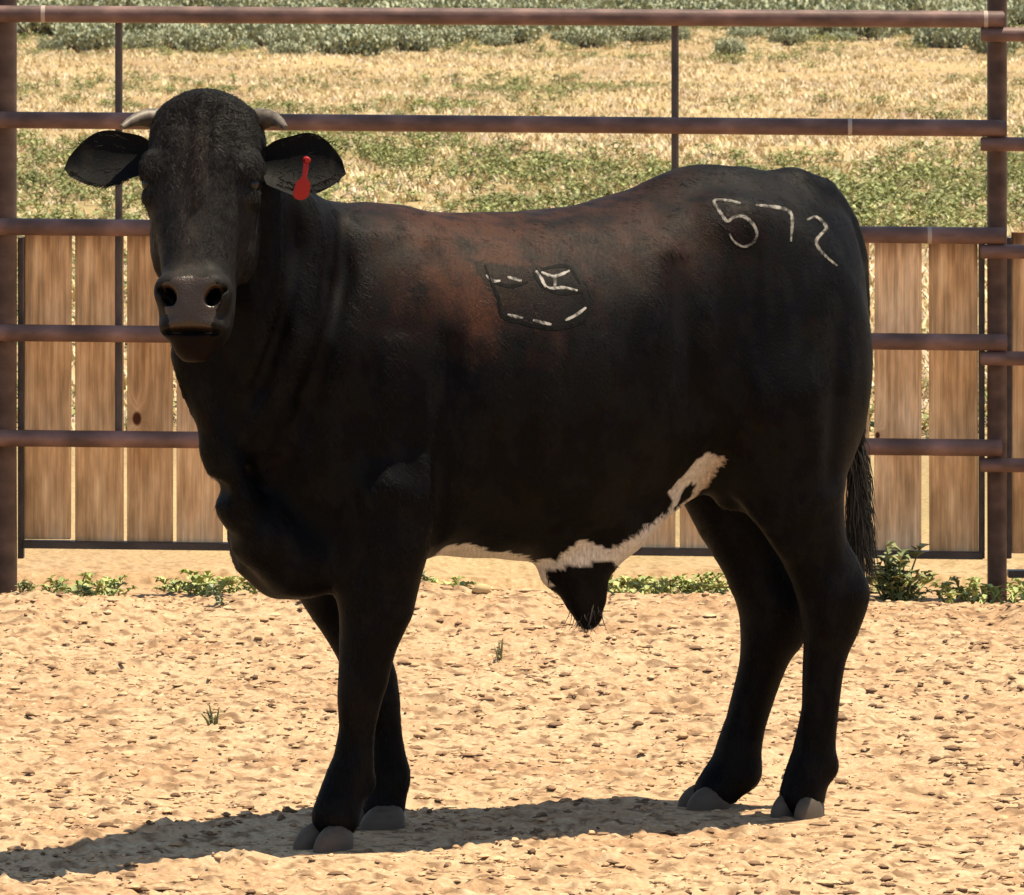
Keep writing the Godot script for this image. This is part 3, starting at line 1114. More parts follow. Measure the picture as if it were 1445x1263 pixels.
func hair(buf: Buf, root: Vector3, path: Array, w: float, col: Color) -> void:
	var prev := []
	var pts := [root] + path
	for i in pts.size():
		var d: Vector3 = (pts[mini(i + 1, pts.size() - 1)] - pts[maxi(i - 1, 0)]).normalized()
		var sd := d.cross(Vector3(0.3, 0.1, 1)).normalized()
		var n := sd.cross(d)
		var ww := w * (1.0 - 0.9 * float(i) / (pts.size() - 1))
		var row := [buf.vert(pts[i] - sd * ww, (n - sd * 0.8).normalized(), col), buf.vert(pts[i] + n * ww, n, col), buf.vert(pts[i] + sd * ww, (n + sd * 0.8).normalized(), col)]
		if prev:
			buf.quad(prev[0], row[0], row[1], prev[1])
			buf.quad(prev[1], row[1], row[2], prev[2])
		prev = row

# short lying hair, clump by clump, over the whole coat
func coat_hair(buf: Buf, first_head: int, ears_at: int, skip: PackedByteArray, hf: Transform3D, root: Node3D) -> void:
	var lock := Buf.new()
	for e in [[-0.55, 0.0], [0.25, 0.35], [0.6, -0.2]]:
		var x0: float = e[0]
		var lean: float = e[1]
		var ids := []
		for t in [0.0, 0.5, 1.0]:
			var w: float = 0.42 * (1.0 - t * 0.92)
			for sg in [-1.0, 1.0]:
				ids.append(lock.vert(Vector3(x0 + lean * t + sg * w, 0.1 * sin(t * PI * 0.7), t), Vector3(sg * 0.3, 1, 0.0).normalized()))
		lock.quad(ids[0], ids[1], ids[3], ids[2])
		lock.quad(ids[2], ids[3], ids[5], ids[4])
	var mm := MultiMesh.new()
	mm.transform_format = MultiMesh.TRANSFORM_3D
	mm.use_colors = true
	mm.mesh = lock.mesh()
	var r := RandomNumberGenerator.new()
	r.seed = 808
	var total := 130000
	mm.instance_count = total
	var nverts := ears_at
	for k in total:
		var i := r.randi() % nverts
		if k % 5 == 0: i = first_head + r.randi() % (nverts - first_head)
		var p := buf.p[i]
		var n := buf.n[i]
		if skip[i] == 1:
			i = (i * 7 + 13) % ears_at
			if skip[i] == 1: i = first_head - 1
			p = buf.p[i]
			n = buf.n[i]
		var flow: Vector3
		var curl := false
		if i >= first_head:
			var q := hf.affine_inverse() * p
			curl = q.y > -0.2
			flow = hf.basis * Vector3(q.x * 4.0 * smooth(-0.3, -0.1, q.y), -1.0 + 0.9 * smooth(-0.2, -0.05, q.y), 0.0)
		elif p.y < 0.55: flow = Vector3(0, -1, 0)
		else: flow = body_frame.basis * Vector3(-0.6, -0.75, 0)
		flow += Vector3(r.randfn(0, 0.28), r.randfn(0, 0.28), r.randfn(0, 0.28)) + 0.5 * Vector3(coat_n.get_noise_3d(p.x, p.y, p.z), 0, coat_n.get_noise_3d(p.z, p.x + 7.0, p.y))
		var t := flow - n * flow.dot(n)
		if t.length() < 0.05: t = n.cross(Vector3.RIGHT)
		t = t.normalized()
		var sd := n.cross(t)
		var ln := r.randf_range(0.011, 0.022) * (0.75 if i >= first_head or p.y < 0.5 else 1.0)
		var off := (t * r.randf_range(-1, 1) + sd * r.randf_range(-1, 1)) * 0.006
		mm.set_instance_transform(k, Transform3D(Basis(sd * 0.0014 * r.randf_range(0.7, 1.3), n * ln * (0.6 if curl else 0.12), t * ln), p + off - n * 0.0003))
		var c := buf.c[i]
		mm.set_instance_color(k, c * r.randf_range(0.5, 1.6))
	var o := MultiMeshInstance3D.new()
	o.name = "coat_hair"
	o.multimesh = mm
	var m := vmat(0.52, 0.22)
	m.cull_mode = BaseMaterial3D.CULL_DISABLED
	o.material_override = m
	root.add_child(o, true)
	tag(o, "", "", "", "stuff")

func make_bull() -> void:
	var fwd := Vector3(-0.9225, 0, 0.386).normalized()
	var across := fwd.cross(Vector3.UP).normalized()      # to the bull's right, away from the camera
	body_frame = Transform3D(Basis(fwd, Vector3.UP, across), Vector3(0.1, 0, 0.13))
	coat_n.seed = 17; coat_n.frequency = 6.0; coat_n.fractal_octaves = 4
	patch_n.seed = 23; patch_n.frequency = 14.0; patch_n.fractal_octaves = 3
	for q in [[604, 764], [640, 766], [690, 773], [725, 781], [760, 793], [770, 830], [604, 830]]: white_poly.append(side(q[0], q[1], 0.08))
	for q in [[742, 793], [768, 788], [784, 764], [797, 754], [814, 764], [836, 774], [858, 756], [878, 734], [918, 722], [934, 702], [916, 690], [934, 660], [966, 632], [992, 638], [988, 656], [984, 690], [972, 740], [900, 850], [742, 850]]: white_poly2.append(side(q[0], q[1], 0.06))
	for q in [[758, 801], [775, 792], [795, 790], [815, 784], [838, 788], [852, 800], [858, 830], [900, 900], [740, 900], [770, 822]]: black_poly.append(side(q[0], q[1], 0.03))
	for q in [[932, 722], [944, 692], [954, 680], [966, 682], [962, 696], [944, 710]]: black_poly2.append(side(q[0], q[1], 0.06))

	for q in [[680, 368], [752, 378], [826, 374], [838, 440], [800, 466], [712, 462], [698, 420]]: clip_poly.append(side(q[0], q[1], 0.27))

	var f := Field.new(Vector3(-0.80, -0.0, -0.42), Vector3(1.04, 1.56, 0.36), 0.0105, 48.0)
	body_field = f
	# trunk. station: [along, widest height, up, down, half width, roundness]
	f.loft(0, [
		[-0.69, 1.02, 0.16, 0.16, 0.06, 2.0],
		[-0.66, 1.04, 0.23, 0.24, 0.13, 2.1],
		[-0.58, 1.05, 0.285, 0.27, 0.18, 2.2],
		[-0.46, 1.06, 0.305, 0.29, 0.215, 2.2],
		[-0.32, 1.05, 0.318, 0.31, 0.235, 2.2],
		[-0.18, 1.00, 0.335, 0.34, 0.28, 2.1],
		[-0.02, 0.96, 0.345, 0.385, 0.305, 2.1],
		[0.14, 0.94, 0.355, 0.375, 0.315, 2.1],
		[0.30, 0.94, 0.355, 0.365, 0.29, 2.1],
		[0.44, 0.93, 0.37, 0.40, 0.235, 2.1],
		[0.56, 0.90, 0.345, 0.395, 0.195, 2.1],
		[0.66, 0.83, 0.28, 0.32, 0.14, 2.0],
		[0.73, 0.76, 0.16, 0.2, 0.07, 2.0]])
	# hips and thighs
	for sg in [-1.0, 1.0]:
		f.ellipsoid(Vector3(-0.46, 0.98, sg * 0.13), Vector3(0.20, 0.30, 0.12), Basis(Vector3(0, 0, 1), -0.15))
		f.ellipsoid(Vector3(-0.33, 1.255, sg * 0.16), Vector3(0.075, 0.06, 0.05))               # hook bone
		f.ellipsoid(Vector3(0.40, 0.93, sg * 0.165), Vector3(0.15, 0.27, 0.09), Basis(Vector3(0, 0, 1), -0.25))   # shoulder
		f.ellipsoid(Vector3(0.40, 1.19, sg * 0.09), Vector3(0.13, 0.08, 0.07))
	f.ellipsoid(Vector3(-0.33, 1.32, 0), Vector3(0.13, 0.055, 0.07))
	# neck: crest, middle, throat
	f.chain([Vector3(0.40, 1.17, 0), Vector3(0.60, 1.22, -0.06), L(338, 268, 0.57)], [0.12, 0.115, 0.085])
	f.chain([Vector3(0.50, 1.0, 0), Vector3(0.66, 1.06, -0.08), L(318, 330, 0.54)], [0.18, 0.15, 0.115])
	f.chain([Vector3(0.56, 0.82, 0), L(345, 560, 0.50), L(310, 440, 0.55)], [0.15, 0.105, 0.082])
	# dewlap
	f.chain([L(272, 500, 0.60), L(300, 600, 0.58), L(314, 648, 0.56)], [0.046, 0.027, 0.030])
	f.chain([L(305, 640, 0.58), L(335, 700, 0.55)], [0.022, 0.035])
	f.chain([L(330, 718, 0.55), L(352, 740, 0.52)], [0.030, 0.04])
	f.chain([L(372, 760, 0.50), L(420, 790, 0.46)], [0.06, 0.07])
	# near foreleg
	f.chain([L(548, 690, 0.46), L(545, 760, 0.47), L(533, 850, 0.47), L(520, 910, 0.47), L(514, 955, 0.47), L(508, 985, 0.47), L(503, 1030, 0.46), L(497, 1075, 0.46), L(480, 1125, 0.47), L(473, 1152, 0.485)],
		[0.105, 0.092, 0.078, 0.060, 0.052, 0.046, 0.037, 0.041, 0.046, 0.050], 1.1)
	# far foreleg
	f.chain([L(455, 770, 0.20), L(482, 850, 0.17), L(508, 910, 0.16), L(526, 958, 0.16), L(534, 990, 0.16), L(543, 1035, 0.16), L(547, 1085, 0.165), L(543, 1120, 0.17), L(541, 1138, 0.175)],
		[0.10, 0.072, 0.058, 0.051, 0.044, 0.035, 0.037, 0.041, 0.046], 1.1)
	# near hind leg
	f.chain([L(1085, 560, 0.10), L(1120, 690, 0.09), L(1150, 780, 0.05), L(1172, 838, 0.03)], [0.15, 0.105, 0.07, 0.056], 1.15)
	f.chain([L(1188, 800, 0.03), L(1199, 835, 0.03), L(1180, 880, 0.02)], [0.022, 0.028, 0.03])
	f.chain([L(1172, 838, 0.03), L(1166, 910, 0.02), L(1157, 1000, 0.01), L(1146, 1068, 0.005), L(1135, 1105, 0.01), L(1132, 1122, 0.01)], [0.056, 0.046, 0.040, 0.043, 0.046, 0.049])
	# far hind leg
	f.chain([L(1010, 620, -0.16), L(1045, 720, -0.14), L(1075, 800, -0.13), L(1094, 855, -0.13)], [0.13, 0.105, 0.082, 0.062], 1.15)
	f.chain([L(1118, 840, -0.13), L(1110, 890, -0.13)], [0.03, 0.03])
	f.chain([L(1092, 855, -0.13), L(1074, 940, -0.13), L(1051, 1020, -0.13), L(1034, 1078, -0.13), L(1018, 1102, -0.125), L(1010, 1116, -0.12)], [0.062, 0.05, 0.044, 0.046, 0.046, 0.047])
	# stifle skin fold and flank
	f.chain([L(985, 600, 0.12), L(1010, 650, 0.10), L(1030, 700, 0.06)], [0.05, 0.03, 0.03])
	# sheath
	f.chain([L(850, 745, 0.2), L(820, 800, 0.2), L(826, 845, 0.2), L(830, 868, 0.2)], [0.07, 0.056, 0.044, 0.031], 1.3)
	f.chain([L(815, 795, 0.2), L(782, 812, 0.2)], [0.03, 0.018])
	f.chain([L(880, 735, 0.2), L(945, 690, 0.1), L(985, 672, 0.02)], [0.055, 0.04, 0.03])
	# dewclaws
	for q in [[559, 1098, 0.15], [1170, 1084, 0.0], [1054, 1092, -0.13], [1050, 1097, -0.1], [518, 1105, 0.43]]:
		f.ellipsoid(L(q[0], q[1], q[2]), Vector3(0.012, 0.014, 0.012))
	# tail: dock and upper part down the back of the thighs
	f.chain([L(1120, 268, -0.07), L(1160, 275, -0.11), L(1190, 310, -0.14), L(1209, 365, -0.15), L(1214, 480, -0.16), L(1208, 600, -0.16), L(1207, 680, -0.16)], [0.035, 0.034, 0.028, 0.022, 0.018, 0.016, 0.014])
	f.finish()
	f.ellipsoid(L(294, 692, 0.56), Vector3(0.030, 0.022, 0.22), Basis(), 0.012)
	f.ellipsoid(L(312, 762, 0.54), Vector3(0.026, 0.020, 0.22), Basis(), 0.012)
	# neck and dewlap folds, muscle relief
	var rel := FastNoiseLite.new()
	rel.seed = 3; rel.frequency = 5.0; rel.fractal_octaves = 2
	f.shift(func(p: Vector3) -> float:
		var d := 0.0045 * rel.get_noise_3d(p.x * 1.4, p.y * 0.7, p.z * 1.4)
		var neck := smooth(0.55, 0.68, p.x) * smooth(0.55, 0.7, p.y) * (1.0 - smooth(1.2, 1.3, p.y))
		if neck > 0.0:
			var ph := p.x * 62.0 + p.z * 30.0 + 5.0 * rel.get_noise_3d(p.x * 0.7, p.y * 0.35, p.z) - p.y * 9.0
			d += neck * 0.009 * (pow(absf(sin(ph * 0.5)), 0.6) - 0.6)
		return d)

	var lines_on := func(list: Array) -> Array:
		var o := []
		for q in list: o.append(body_frame.affine_inverse() * hit(q[0], q[1]))
		return o
	for fd in [[[[428, 268], [446, 340], [432, 440], [398, 540], [352, 640]], 0.022, 0.022], [[[408, 262], [414, 340], [402, 440], [372, 530], [335, 600]], 0.016, -0.024],
			[[[476, 300], [484, 380], [464, 480], [425, 590], [385, 700]], 0.018, -0.020], [[[388, 300], [392, 400], [372, 480], [330, 560]], 0.016, 0.015],
			[[[520, 320], [505, 420], [488, 520], [470, 620], [468, 720]], 0.035, 0.012],
			[[[636, 470], [630, 560], [628, 640], [622, 700], [612, 770]], 0.022, -0.022], [[[505, 705], [545, 688], [590, 705], [608, 745]], 0.028, 0.012],
			[[[560, 470], [545, 560], [530, 640]], 0.035, 0.012], [[[598, 640], [606, 700], [600, 760]], 0.016, 0.010],
			[[[950, 360], [965, 440], [978, 520], [990, 600]], 0.035, -0.020], [[[930, 330], [918, 420], [925, 500]], 0.04, 0.010],
			[[[1178, 400], [1182, 500], [1178, 600], [1172, 700]], 0.022, -0.012], [[[1030, 690], [1075, 735], [1110, 790]], 0.02, 0.010],
			[[[700, 470], [690, 560], [680, 660]], 0.03, 0.005], [[[780, 480], [772, 580], [765, 680]], 0.03, 0.005], [[[855, 470], [850, 570], [845, 660]], 0.03, 0.005],
			[[[1172, 905], [1164, 970], [1156, 1040]], 0.012, -0.009], [[[1148, 910], [1140, 980], [1130, 1045]], 0.012, 0.006], [[[512, 1000], [507, 1040], [503, 1070]], 0.011, -0.008],
			[[[503, 900], [512, 950], [505, 985]], 0.02, 0.008], [[[1155, 800], [1176, 850], [1165, 900]], 0.016, 0.006]]:
		f.ridge(lines_on.call(fd[0]), fd[1], fd[2])

	var root := thing("bull", Vector3.ZERO)
	tag(root, "black young bull standing side-on in the pen facing the camera", "bull")
	var buf := Buf.new()
	f.skin(buf, body_frame, coat)

	# ---------------- head, on a finer grid of its own. x: towards the bull's left, y: up the face, z: out of the forehead
	var yaw := Basis(Vector3.UP, -0.09)
	var hb := yaw * Basis(Vector3(1, 0, 0), Vector3(0, 0.925, -0.38), Vector3(0, 0.38, 0.925))
	var hf := Transform3D(hb, at(287, 130, 0.66))
	var h := Field.new(Vector3(-0.155, -0.60, -0.31), Vector3(0.155, 0.05, 0.06), 0.0052, 95.0)
	# station along y (negative is down the face): [t, middle depth, front, back, half width, roundness]
	h.loft(1, [
		[-0.54, -0.085, 0.02, 0.02, 0.02, 2.2],
		[-0.525, -0.085, 0.05, 0.05, 0.032, 2.2],
		[-0.495, -0.075, 0.060, 0.085, 0.063, 2.4],
		[-0.46, -0.075, 0.074, 0.095, 0.073, 2.5],
		[-0.42, -0.075, 0.077, 0.105, 0.0755, 2.6],
		[-0.37, -0.08, 0.078, 0.12, 0.074, 2.5],
		[-0.31, -0.09, 0.088, 0.15, 0.084, 2.5],
		[-0.25, -0.10, 0.10, 0.165, 0.104, 2.5],
		[-0.19, -0.11, 0.115, 0.165, 0.113, 2.5],
		[-0.13, -0.11, 0.122, 0.15, 0.1165, 2.5],
		[-0.07, -0.10, 0.112, 0.11, 0.118, 2.5],
		[-0.02, -0.09, 0.09, 0.08, 0.103, 2.4],
		[0.005, -0.085, 0.06, 0.06, 0.066, 2.2]])
	for sg in [-1.0, 1.0]:
		h.ellipsoid(Vector3(sg * 0.100, -0.155, -0.035), Vector3(0.026, 0.036, 0.034))         # brow
		h.ellipsoid(Vector3(sg * 0.100, -0.211, -0.05), Vector3(0.018, 0.014, 0.028))          # lower lid
		h.ellipsoid(Vector3(sg * 0.080, -0.28, -0.15), Vector3(0.03, 0.07, 0.07))              # cheek
		h.ellipsoid(Vector3(sg * 0.045, -0.425, -0.012), Vector3(0.031, 0.032, 0.026))         # nostril wing
		h.ellipsoid(Vector3(sg * 0.034, -0.414, 0.004), Vector3(0.022, 0.010, 0.014))           # rim over the nostril
		h.ellipsoid(Vector3(sg * 0.030, -0.497, -0.03), Vector3(0.034, 0.02, 0.032))           # upper lip
	h.ellipsoid(Vector3(0, -0.445, -0.008), Vector3(0.045, 0.045, 0.022))
	h.ellipsoid(Vector3(0, -0.530, -0.06), Vector3(0.035, 0.020, 0.034))                       # chin
	h.ellipsoid(Vector3(0, -0.03, -0.03), Vector3(0.075, 0.04, 0.045))                         # poll
	h.capsule(Vector3(0, -0.02, 0.002), Vector3(0, -0.22, 0.0), 0.012, 0.008)
	h.finish()
	for sg in [-1.0, 1.0]:
		h.ellipsoid(Vector3(sg * 0.045, -0.441, 0.010), Vector3(0.0135, 0.021, 0.045), Basis(Vector3(0, 0, 1), sg * -0.5), 0.008)   # nostril
		h.ellipsoid(Vector3(sg * 0.060, -0.430, 0.0), Vector3(0.013, 0.006, 0.03), Basis(Vector3(0, 0, 1), sg * 0.7), 0.006)   # slit behind it
		h.ellipsoid(Vector3(sg * 0.122, -0.186, -0.026), Vector3(0.016, 0.010, 0.022), Basis(), 0.008)                               # eye socket
		h.ellipsoid(Vector3(sg * 0.085, -0.30, 0.03), Vector3(0.03, 0.11, 0.034), Basis(), 0.02)
	h.ellipsoid(Vector3(0, -0.510, 0.0), Vector3(0.075, 0.006, 0.05), Basis(Vector3(1, 0, 0), 0.15), 0.008)                           # mouth line
	h.shift(func(p: Vector3) -> float:
		var d := 0.001 * rel.get_noise_3d(p.x * 5.0, p.y * 5.0, p.z * 5.0)
		if p.y > -0.2 and p.z > -0.08:      # curly forelock: shallow waves of hair
			d += 0.0007 * sin(p.y * 420.0 + 7.0 * rel.get_noise_3d(p.x * 4.0, p.y * 3.0, 0.0)) * smooth(-0.2, -0.1, p.y) * smooth(0.012, 0.03, absf(p.x))
			d -= 0.006 * exp(-pow((p.x + 0.002) / 0.010, 2.0)) * smooth(-0.26, -0.12, p.y) * (1.0 - smooth(-0.075, -0.03, p.y))
			d += 0.004 * exp(-pow((p.x - 0.018) / 0.008, 2.0)) * smooth(-0.24, -0.12, p.y) * (1.0 - smooth(-0.075, -0.03, p.y))
		return d, 0.02)
	var hbuf := Buf.new()
	h.skin(hbuf, hf, func(p: Vector3, n: Vector3) -> Color:
		var m := coat_n.get_noise_3d(p.x * 6.0, p.y * 3.0, p.z * 6.0)
		var c := Color(0.0200, 0.0188, 0.0178) * (1.0 + 0.5 * m)
		var strip := exp(-pow((p.x + 0.012) / 0.03, 2.0)) * (1.0 - smooth(-0.12, -0.05, p.y)) * (0.6 + 0.8 * m)
		c = c.lerp(Color(0.068, 0.054, 0.045), clampf(strip, 0, 1) * 0.7)
		c = c.lerp(Color(0.004, 0.0037, 0.0035), (1.0 - smooth(-0.515, -0.485, p.y)))
		var dn := Vector3((absf(p.x) - 0.045) / 0.018, (p.y + 0.441) / 0.026, (p.z - 0.0) / 0.05)
		if dn.length() < 1.0 and n.z < 0.8: c = Color(0.002, 0.0017, 0.0015)
		return c)
	# the wet nose pad is a skin of its own: the same surface, split off
	var nose := Buf.new()
	var keep := PackedInt32Array()
	var inv := hf.affine_inverse()
	var map := {}
	for t in range(0, hbuf.i.size(), 3):
		var ce := inv * ((hbuf.p[hbuf.i[t]] + hbuf.p[hbuf.i[t + 1]] + hbuf.p[hbuf.i[t + 2]]) / 3.0)
		var wob := 0.004 * coat_n.get_noise_2d(ce.x * 6.0, ce.y * 6.0)
		var in_nose := ce.z > -0.04 and ce.y < -0.402 - 1.2 * ce.x * ce.x * 8.0 * 0.6 + wob and ce.y > -0.507 + wob and absf(ce.x) < 0.059 - 0.30 * maxf(-ce.y - 0.445, 0.0) + wob
		var hole := Vector3((absf(ce.x) - 0.045) / 0.0150, (ce.y + 0.441) / 0.0225, 0.0)
		if hole.length() < 1.0 and ce.z < 0.006: in_nose = false
		if in_nose:
			for e in 3:
				var vi := hbuf.i[t + e]
				if not map.has(vi):
					map[vi] = nose.vert(hbuf.p[vi], hbuf.n[vi], Color.WHITE)
				nose.i.append(map[vi])
		else:
			for e in 3: keep.append(hbuf.i[t + e])
	var b0 := buf.p.size()
	buf.p.append_array(hbuf.p); buf.n.append_array(hbuf.n); buf.c.append_array(hbuf.c); buf.uv.append_array(hbuf.uv)
	for q in keep: buf.i.append(b0 + q)
	var ears_at := buf.p.size()
	var skip := PackedByteArray()
	skip.resize(ears_at)
	for vi in map: skip[b0 + vi] = 1
	for vi in hbuf.p.size():
		if (inv * hbuf.p[vi]).y < -0.36: skip[b0 + vi] = 1
	for vi in b0:
		if buf.c[vi].r > 0.2: skip[vi] = 1
	# ears
	ear(buf, hf, Vector3(-0.100, -0.098, -0.10), Vector3(-0.296, -0.120, -0.10), Vector3(-0.15, 0.12, 1.0), 0.060)
	ear(buf, hf, Vector3(0.100, -0.115, -0.10), Vector3(0.285, -0.135, -0.10), Vector3(0.2, 0.12, 1.0), 0.068)

	var cm := vmat(0.42, 0.22)
	cm.albedo_texture = noise_tex(0.02, 71, 5, Color(0.62, 0.60, 0.58), Color(1, 1, 1), 512)
	cm.uv1_triplanar = true
	cm.uv1_scale = Vector3(13.0, 4.5, 13.0)
	cm.normal_enabled = true
	cm.normal_texture = noise_tex(0.045, 72, 4, Color.BLACK, Color.WHITE, 512, 6.0)
	cm.normal_scale = 0.3
	cm.roughness_texture = noise_tex(0.015, 73, 4, Color(0.75, 0.75, 0.75), Color(1, 1, 1), 512)
	cm.roughness = 0.72
	put("body", buf.mesh(), cm, root)
	coat_hair(buf, b0, ears_at, skip, hf, root)
	var nm := mat(Color(0.036, 0.023, 0.015), 0.36, 0.42)
	nm.normal_enabled = true
	nm.normal_texture = noise_tex(0.09, 75, 3, Color.BLACK, Color.WHITE, 256, 5.0, FastNoiseLite.TYPE_CELLULAR)
	nm.uv1_triplanar = true
	nm.uv1_scale = Vector3(9, 9, 9)
	nm.normal_scale = 0.5
	put("nose", nose.mesh(), nm, root)
	# eyes
	var eye_m := mat(Color(0.005, 0.003, 0.002), 0.08, 0.42)
	for sg in [-1.0, 1.0]:
		var sp := SphereMesh.new()
		sp.radius = 0.017
		sp.height = 0.034
		put("eye", sp, eye_m, root, hf * Vector3(sg * 0.104, -0.187, -0.034))
	# horns
	var horn_m := mat(Color.WHITE, 0.5, 0.4)
	horn_m.albedo_texture = noise_tex(0.02, 81, 4, Color(0.19, 0.17, 0.15), Color(0.52, 0.47, 0.41), 256)
	horn_m.uv1_triplanar = true
	horn_m.uv1_scale = Vector3(8, 8, 8)
	for sg in [-1.0, 1.0]:
		var hbf := Buf.new()
		horn_tube(hbf, hf * Vector3(sg * 0.078, -0.045, -0.08), hf * Vector3(sg * 0.130, -0.008, -0.08), hf * Vector3(sg * 0.168, -0.066, -0.03))
		put("horn", hbf.mesh(), horn_m, root)
	# ear tag in the bull's left ear
	var tagm := mat(Color(0.26, 0.004, 0.006), 0.5, 0.4)
	var tb := Buf.new()
	var tp := hf * Vector3(0.206, -0.118, -0.085)
	var prev := []
	for i in 29:
		var t := i / 28.0
		var w := 0.0055 + 0.0005 * sin(t * 9.0) + 0.0105 * smooth(0.42, 0.62, t)
		if t < 0.08: w *= sqrt(t / 0.08) * 0.9 + 0.1
		if t > 0.86: w *= sqrt(clampf(1.0 - pow((t - 0.86) / 0.145, 2.0), 0.02, 1.0))
		var bend := 0.010 * sin(t * 2.6) - 0.004 * t
		var row := []
		for e in [[-1.0, -0.0011], [-0.86, 0.0011], [0.86, 0.0011], [1.0, -0.0011]]:
			row.append(tb.vert(Vector3(w * e[0] - 0.004 * t, 0.006 - 0.088 * t, bend + e[1]), Vector3(e[0] * (1.0 if e[1] < 0.0 else 0.15), 0.25 * cos(t * 2.6), 1.0).normalized()))
		for e in [1.0, -1.0]: row.append(tb.vert(Vector3(w * e - 0.004 * t, 0.006 - 0.088 * t, bend - 0.0012), Vector3(0, 0, -1)))
		if prev:
			for e in 3: tb.quad(prev[e], prev[e + 1], row[e + 1], row[e])
			tb.quad(prev[4], prev[5], row[5], row[4])
		prev = row
	tube(tb, [Vector3(0, 0, -0.006), Vector3(0, 0, 0.004), Vector3(0, 0, 0.006)], [0.0075, 0.0075, 0.005], 14)
	var to := put("ear_tag", tb.mesh(), tagm, root, tp + Vector3(0.003, 0.004, 0.042))
	to.rotation = Vector3(0.1, 0.25, -0.12)
	tag(to, "red plastic tag hanging in the ear")
	# hooves
	var hoof_m := vmat(0.6, 0.4)
	hoof_m.albedo_color = Color(0.072, 0.057, 0.043).linear_to_srgb()
	for hv in [[463.0, 0.50, Vector3(-0.72, 0, 0.7), 1.0], [538.0, 0.185, Vector3(-0.9, 0, 0.45), 0.97], [1130.0, 0.015, Vector3(-0.55, 0, 0.83), 0.98], [1002.0, -0.115, Vector3(-0.95, 0, 0.3), 0.96]]:
		var d: float = CAM_Z - hv[1]
		var b := Vector3((hv[0] - 722.5) / FOCAL * d, 0.004, hv[1])
		var dir: Vector3 = hv[2].normalized()
		var sdv := dir.cross(Vector3.UP).normalized()
		var s: float = hv[3]
		var cb := Buf.new()
		for e in [-1.0, 1.0]:
			claw(cb, b + sdv * 0.0265 * s * e + dir * 0.012, (dir + sdv * e * 0.10).normalized(), 0.110 * s, 0.055 * s, 0.049 * s)
		put("hoof", cb.mesh(), hoof_m, root)
	# tail switch
	var tsb := Buf.new()
	var r := RandomNumberGenerator.new()
	r.seed = 66
	var hair_m := vmat(0.5, 0.4)
	hair_m.cull_mode = BaseMaterial3D.CULL_DISABLED
	for i in 420:
		var py := r.randf_range(590.0, 760.0)
		var a := at(1207 + r.randf_range(-7, 7), py, -0.16 + r.randf_range(-0.015, 0.015))
		var spread := r.randf_range(-1, 1)
		var endy := minf(py + r.randf_range(60.0, 170.0), 868.0 - absf(spread) * 60.0)
		var w1 := at(1212 + spread * 17 + r.randf_range(-4, 4), lerpf(py, endy, 0.5), -0.16 + r.randf_range(-0.03, 0.03))
		var w2 := at(1216 + spread * 22 + r.randf_range(-5, 5), endy, -0.16 + r.randf_range(-0.03, 0.03))
		hair(tsb, a, [w1, w2], 0.0022, Color(0.014, 0.012, 0.010).lerp(Color(0.06, 0.05, 0.035), pow(r.randf(), 3.0)))
	tag(put("tail_switch", tsb.mesh(), hair_m, root), "", "", "", "")
	# long hairs at the sheath
	var shb := Buf.new()
	for i in 60:
		var a := at(r.randf_range(808, 850), r.randf_range(845, 868), 0.2 + r.randf_range(-0.02, 0.03))
		var lean := r.randf_range(-1, 1)
		hair(shb, a, [a + Vector3(lean * 0.012, -0.025, 0.004), a + Vector3(lean * 0.03, -r.randf_range(0.03, 0.055), 0.006)], 0.0013, Color(0.014, 0.012, 0.01).lerp(Color(0.3, 0.26, 0.2), pow(r.randf(), 5.0)))
	var ehb := Buf.new()
	for sg in [-1.0, 1.0]:
		for i in 170:
			var t := r.randf_range(0.25, 0.97)
			var lowside := r.randf() < 0.7
			var edge := Vector3(sg * lerpf(0.105, 0.282, t), (-0.118 - 0.052 * sin(PI * clampf(t * 0.9, 0, 1)) if lowside else -0.112 + 0.05 * sin(PI * clampf(t * 0.9, 0, 1))), -0.088 + r.randf_range(-0.004, 0.004))
			if not lowside and r.randf() < 0.4: edge.y = lerpf(-0.16, -0.075, r.randf())
			var dv := Vector3(sg * r.randf_range(0.2, 0.9), r.randf_range(-0.9, 0.2) if lowside else r.randf_range(-0.2, 0.6), r.randf_range(-0.2, 0.4)).normalized() * r.randf_range(0.008, 0.020)
			hair(ehb, hf * edge, [hf * (edge + dv * 0.55), hf * (edge + dv)], 0.0009, Color(0.006, 0.0055, 0.005).lerp(Color(0.025, 0.021, 0.017), pow(r.randf(), 2.0)))
	var fringe_m := vmat(0.7, 0.2)
	fringe_m.cull_mode = BaseMaterial3D.CULL_DISABLED
	put("ear_hair", ehb.mesh(), fringe_m, root)
	put("sheath_hair", shb.mesh(), hair_m, root)
	# brands
	var pale := vmat(0.8, 0.3)
	pale.albedo_color = Color(0.24, 0.22, 0.19).linear_to_srgb()
	var pale2 := vmat(0.8, 0.3)
	pale2.albedo_color = Color(0.38, 0.35, 0.31).linear_to_srgb()
	var scar := vmat(0.7, 0.2)
	scar.albedo_color = Color(0.005, 0.0045, 0.004).linear_to_srgb()
	var V := func(list: Array) -> Array:
		var o := []
		for q in list: o.append(Vector2(q[0], q[1]))
		return o
	var strokes := func(called: String, list: Array, w: float, m: Material, label: String) -> void:
		for digit in list:
			var bb := Buf.new()
			var line := []
			for st in digit: line.append_array(V.call(st))
			ribbon(bb, line, w)
			tag(put(called, bb.mesh(), m, root), label)
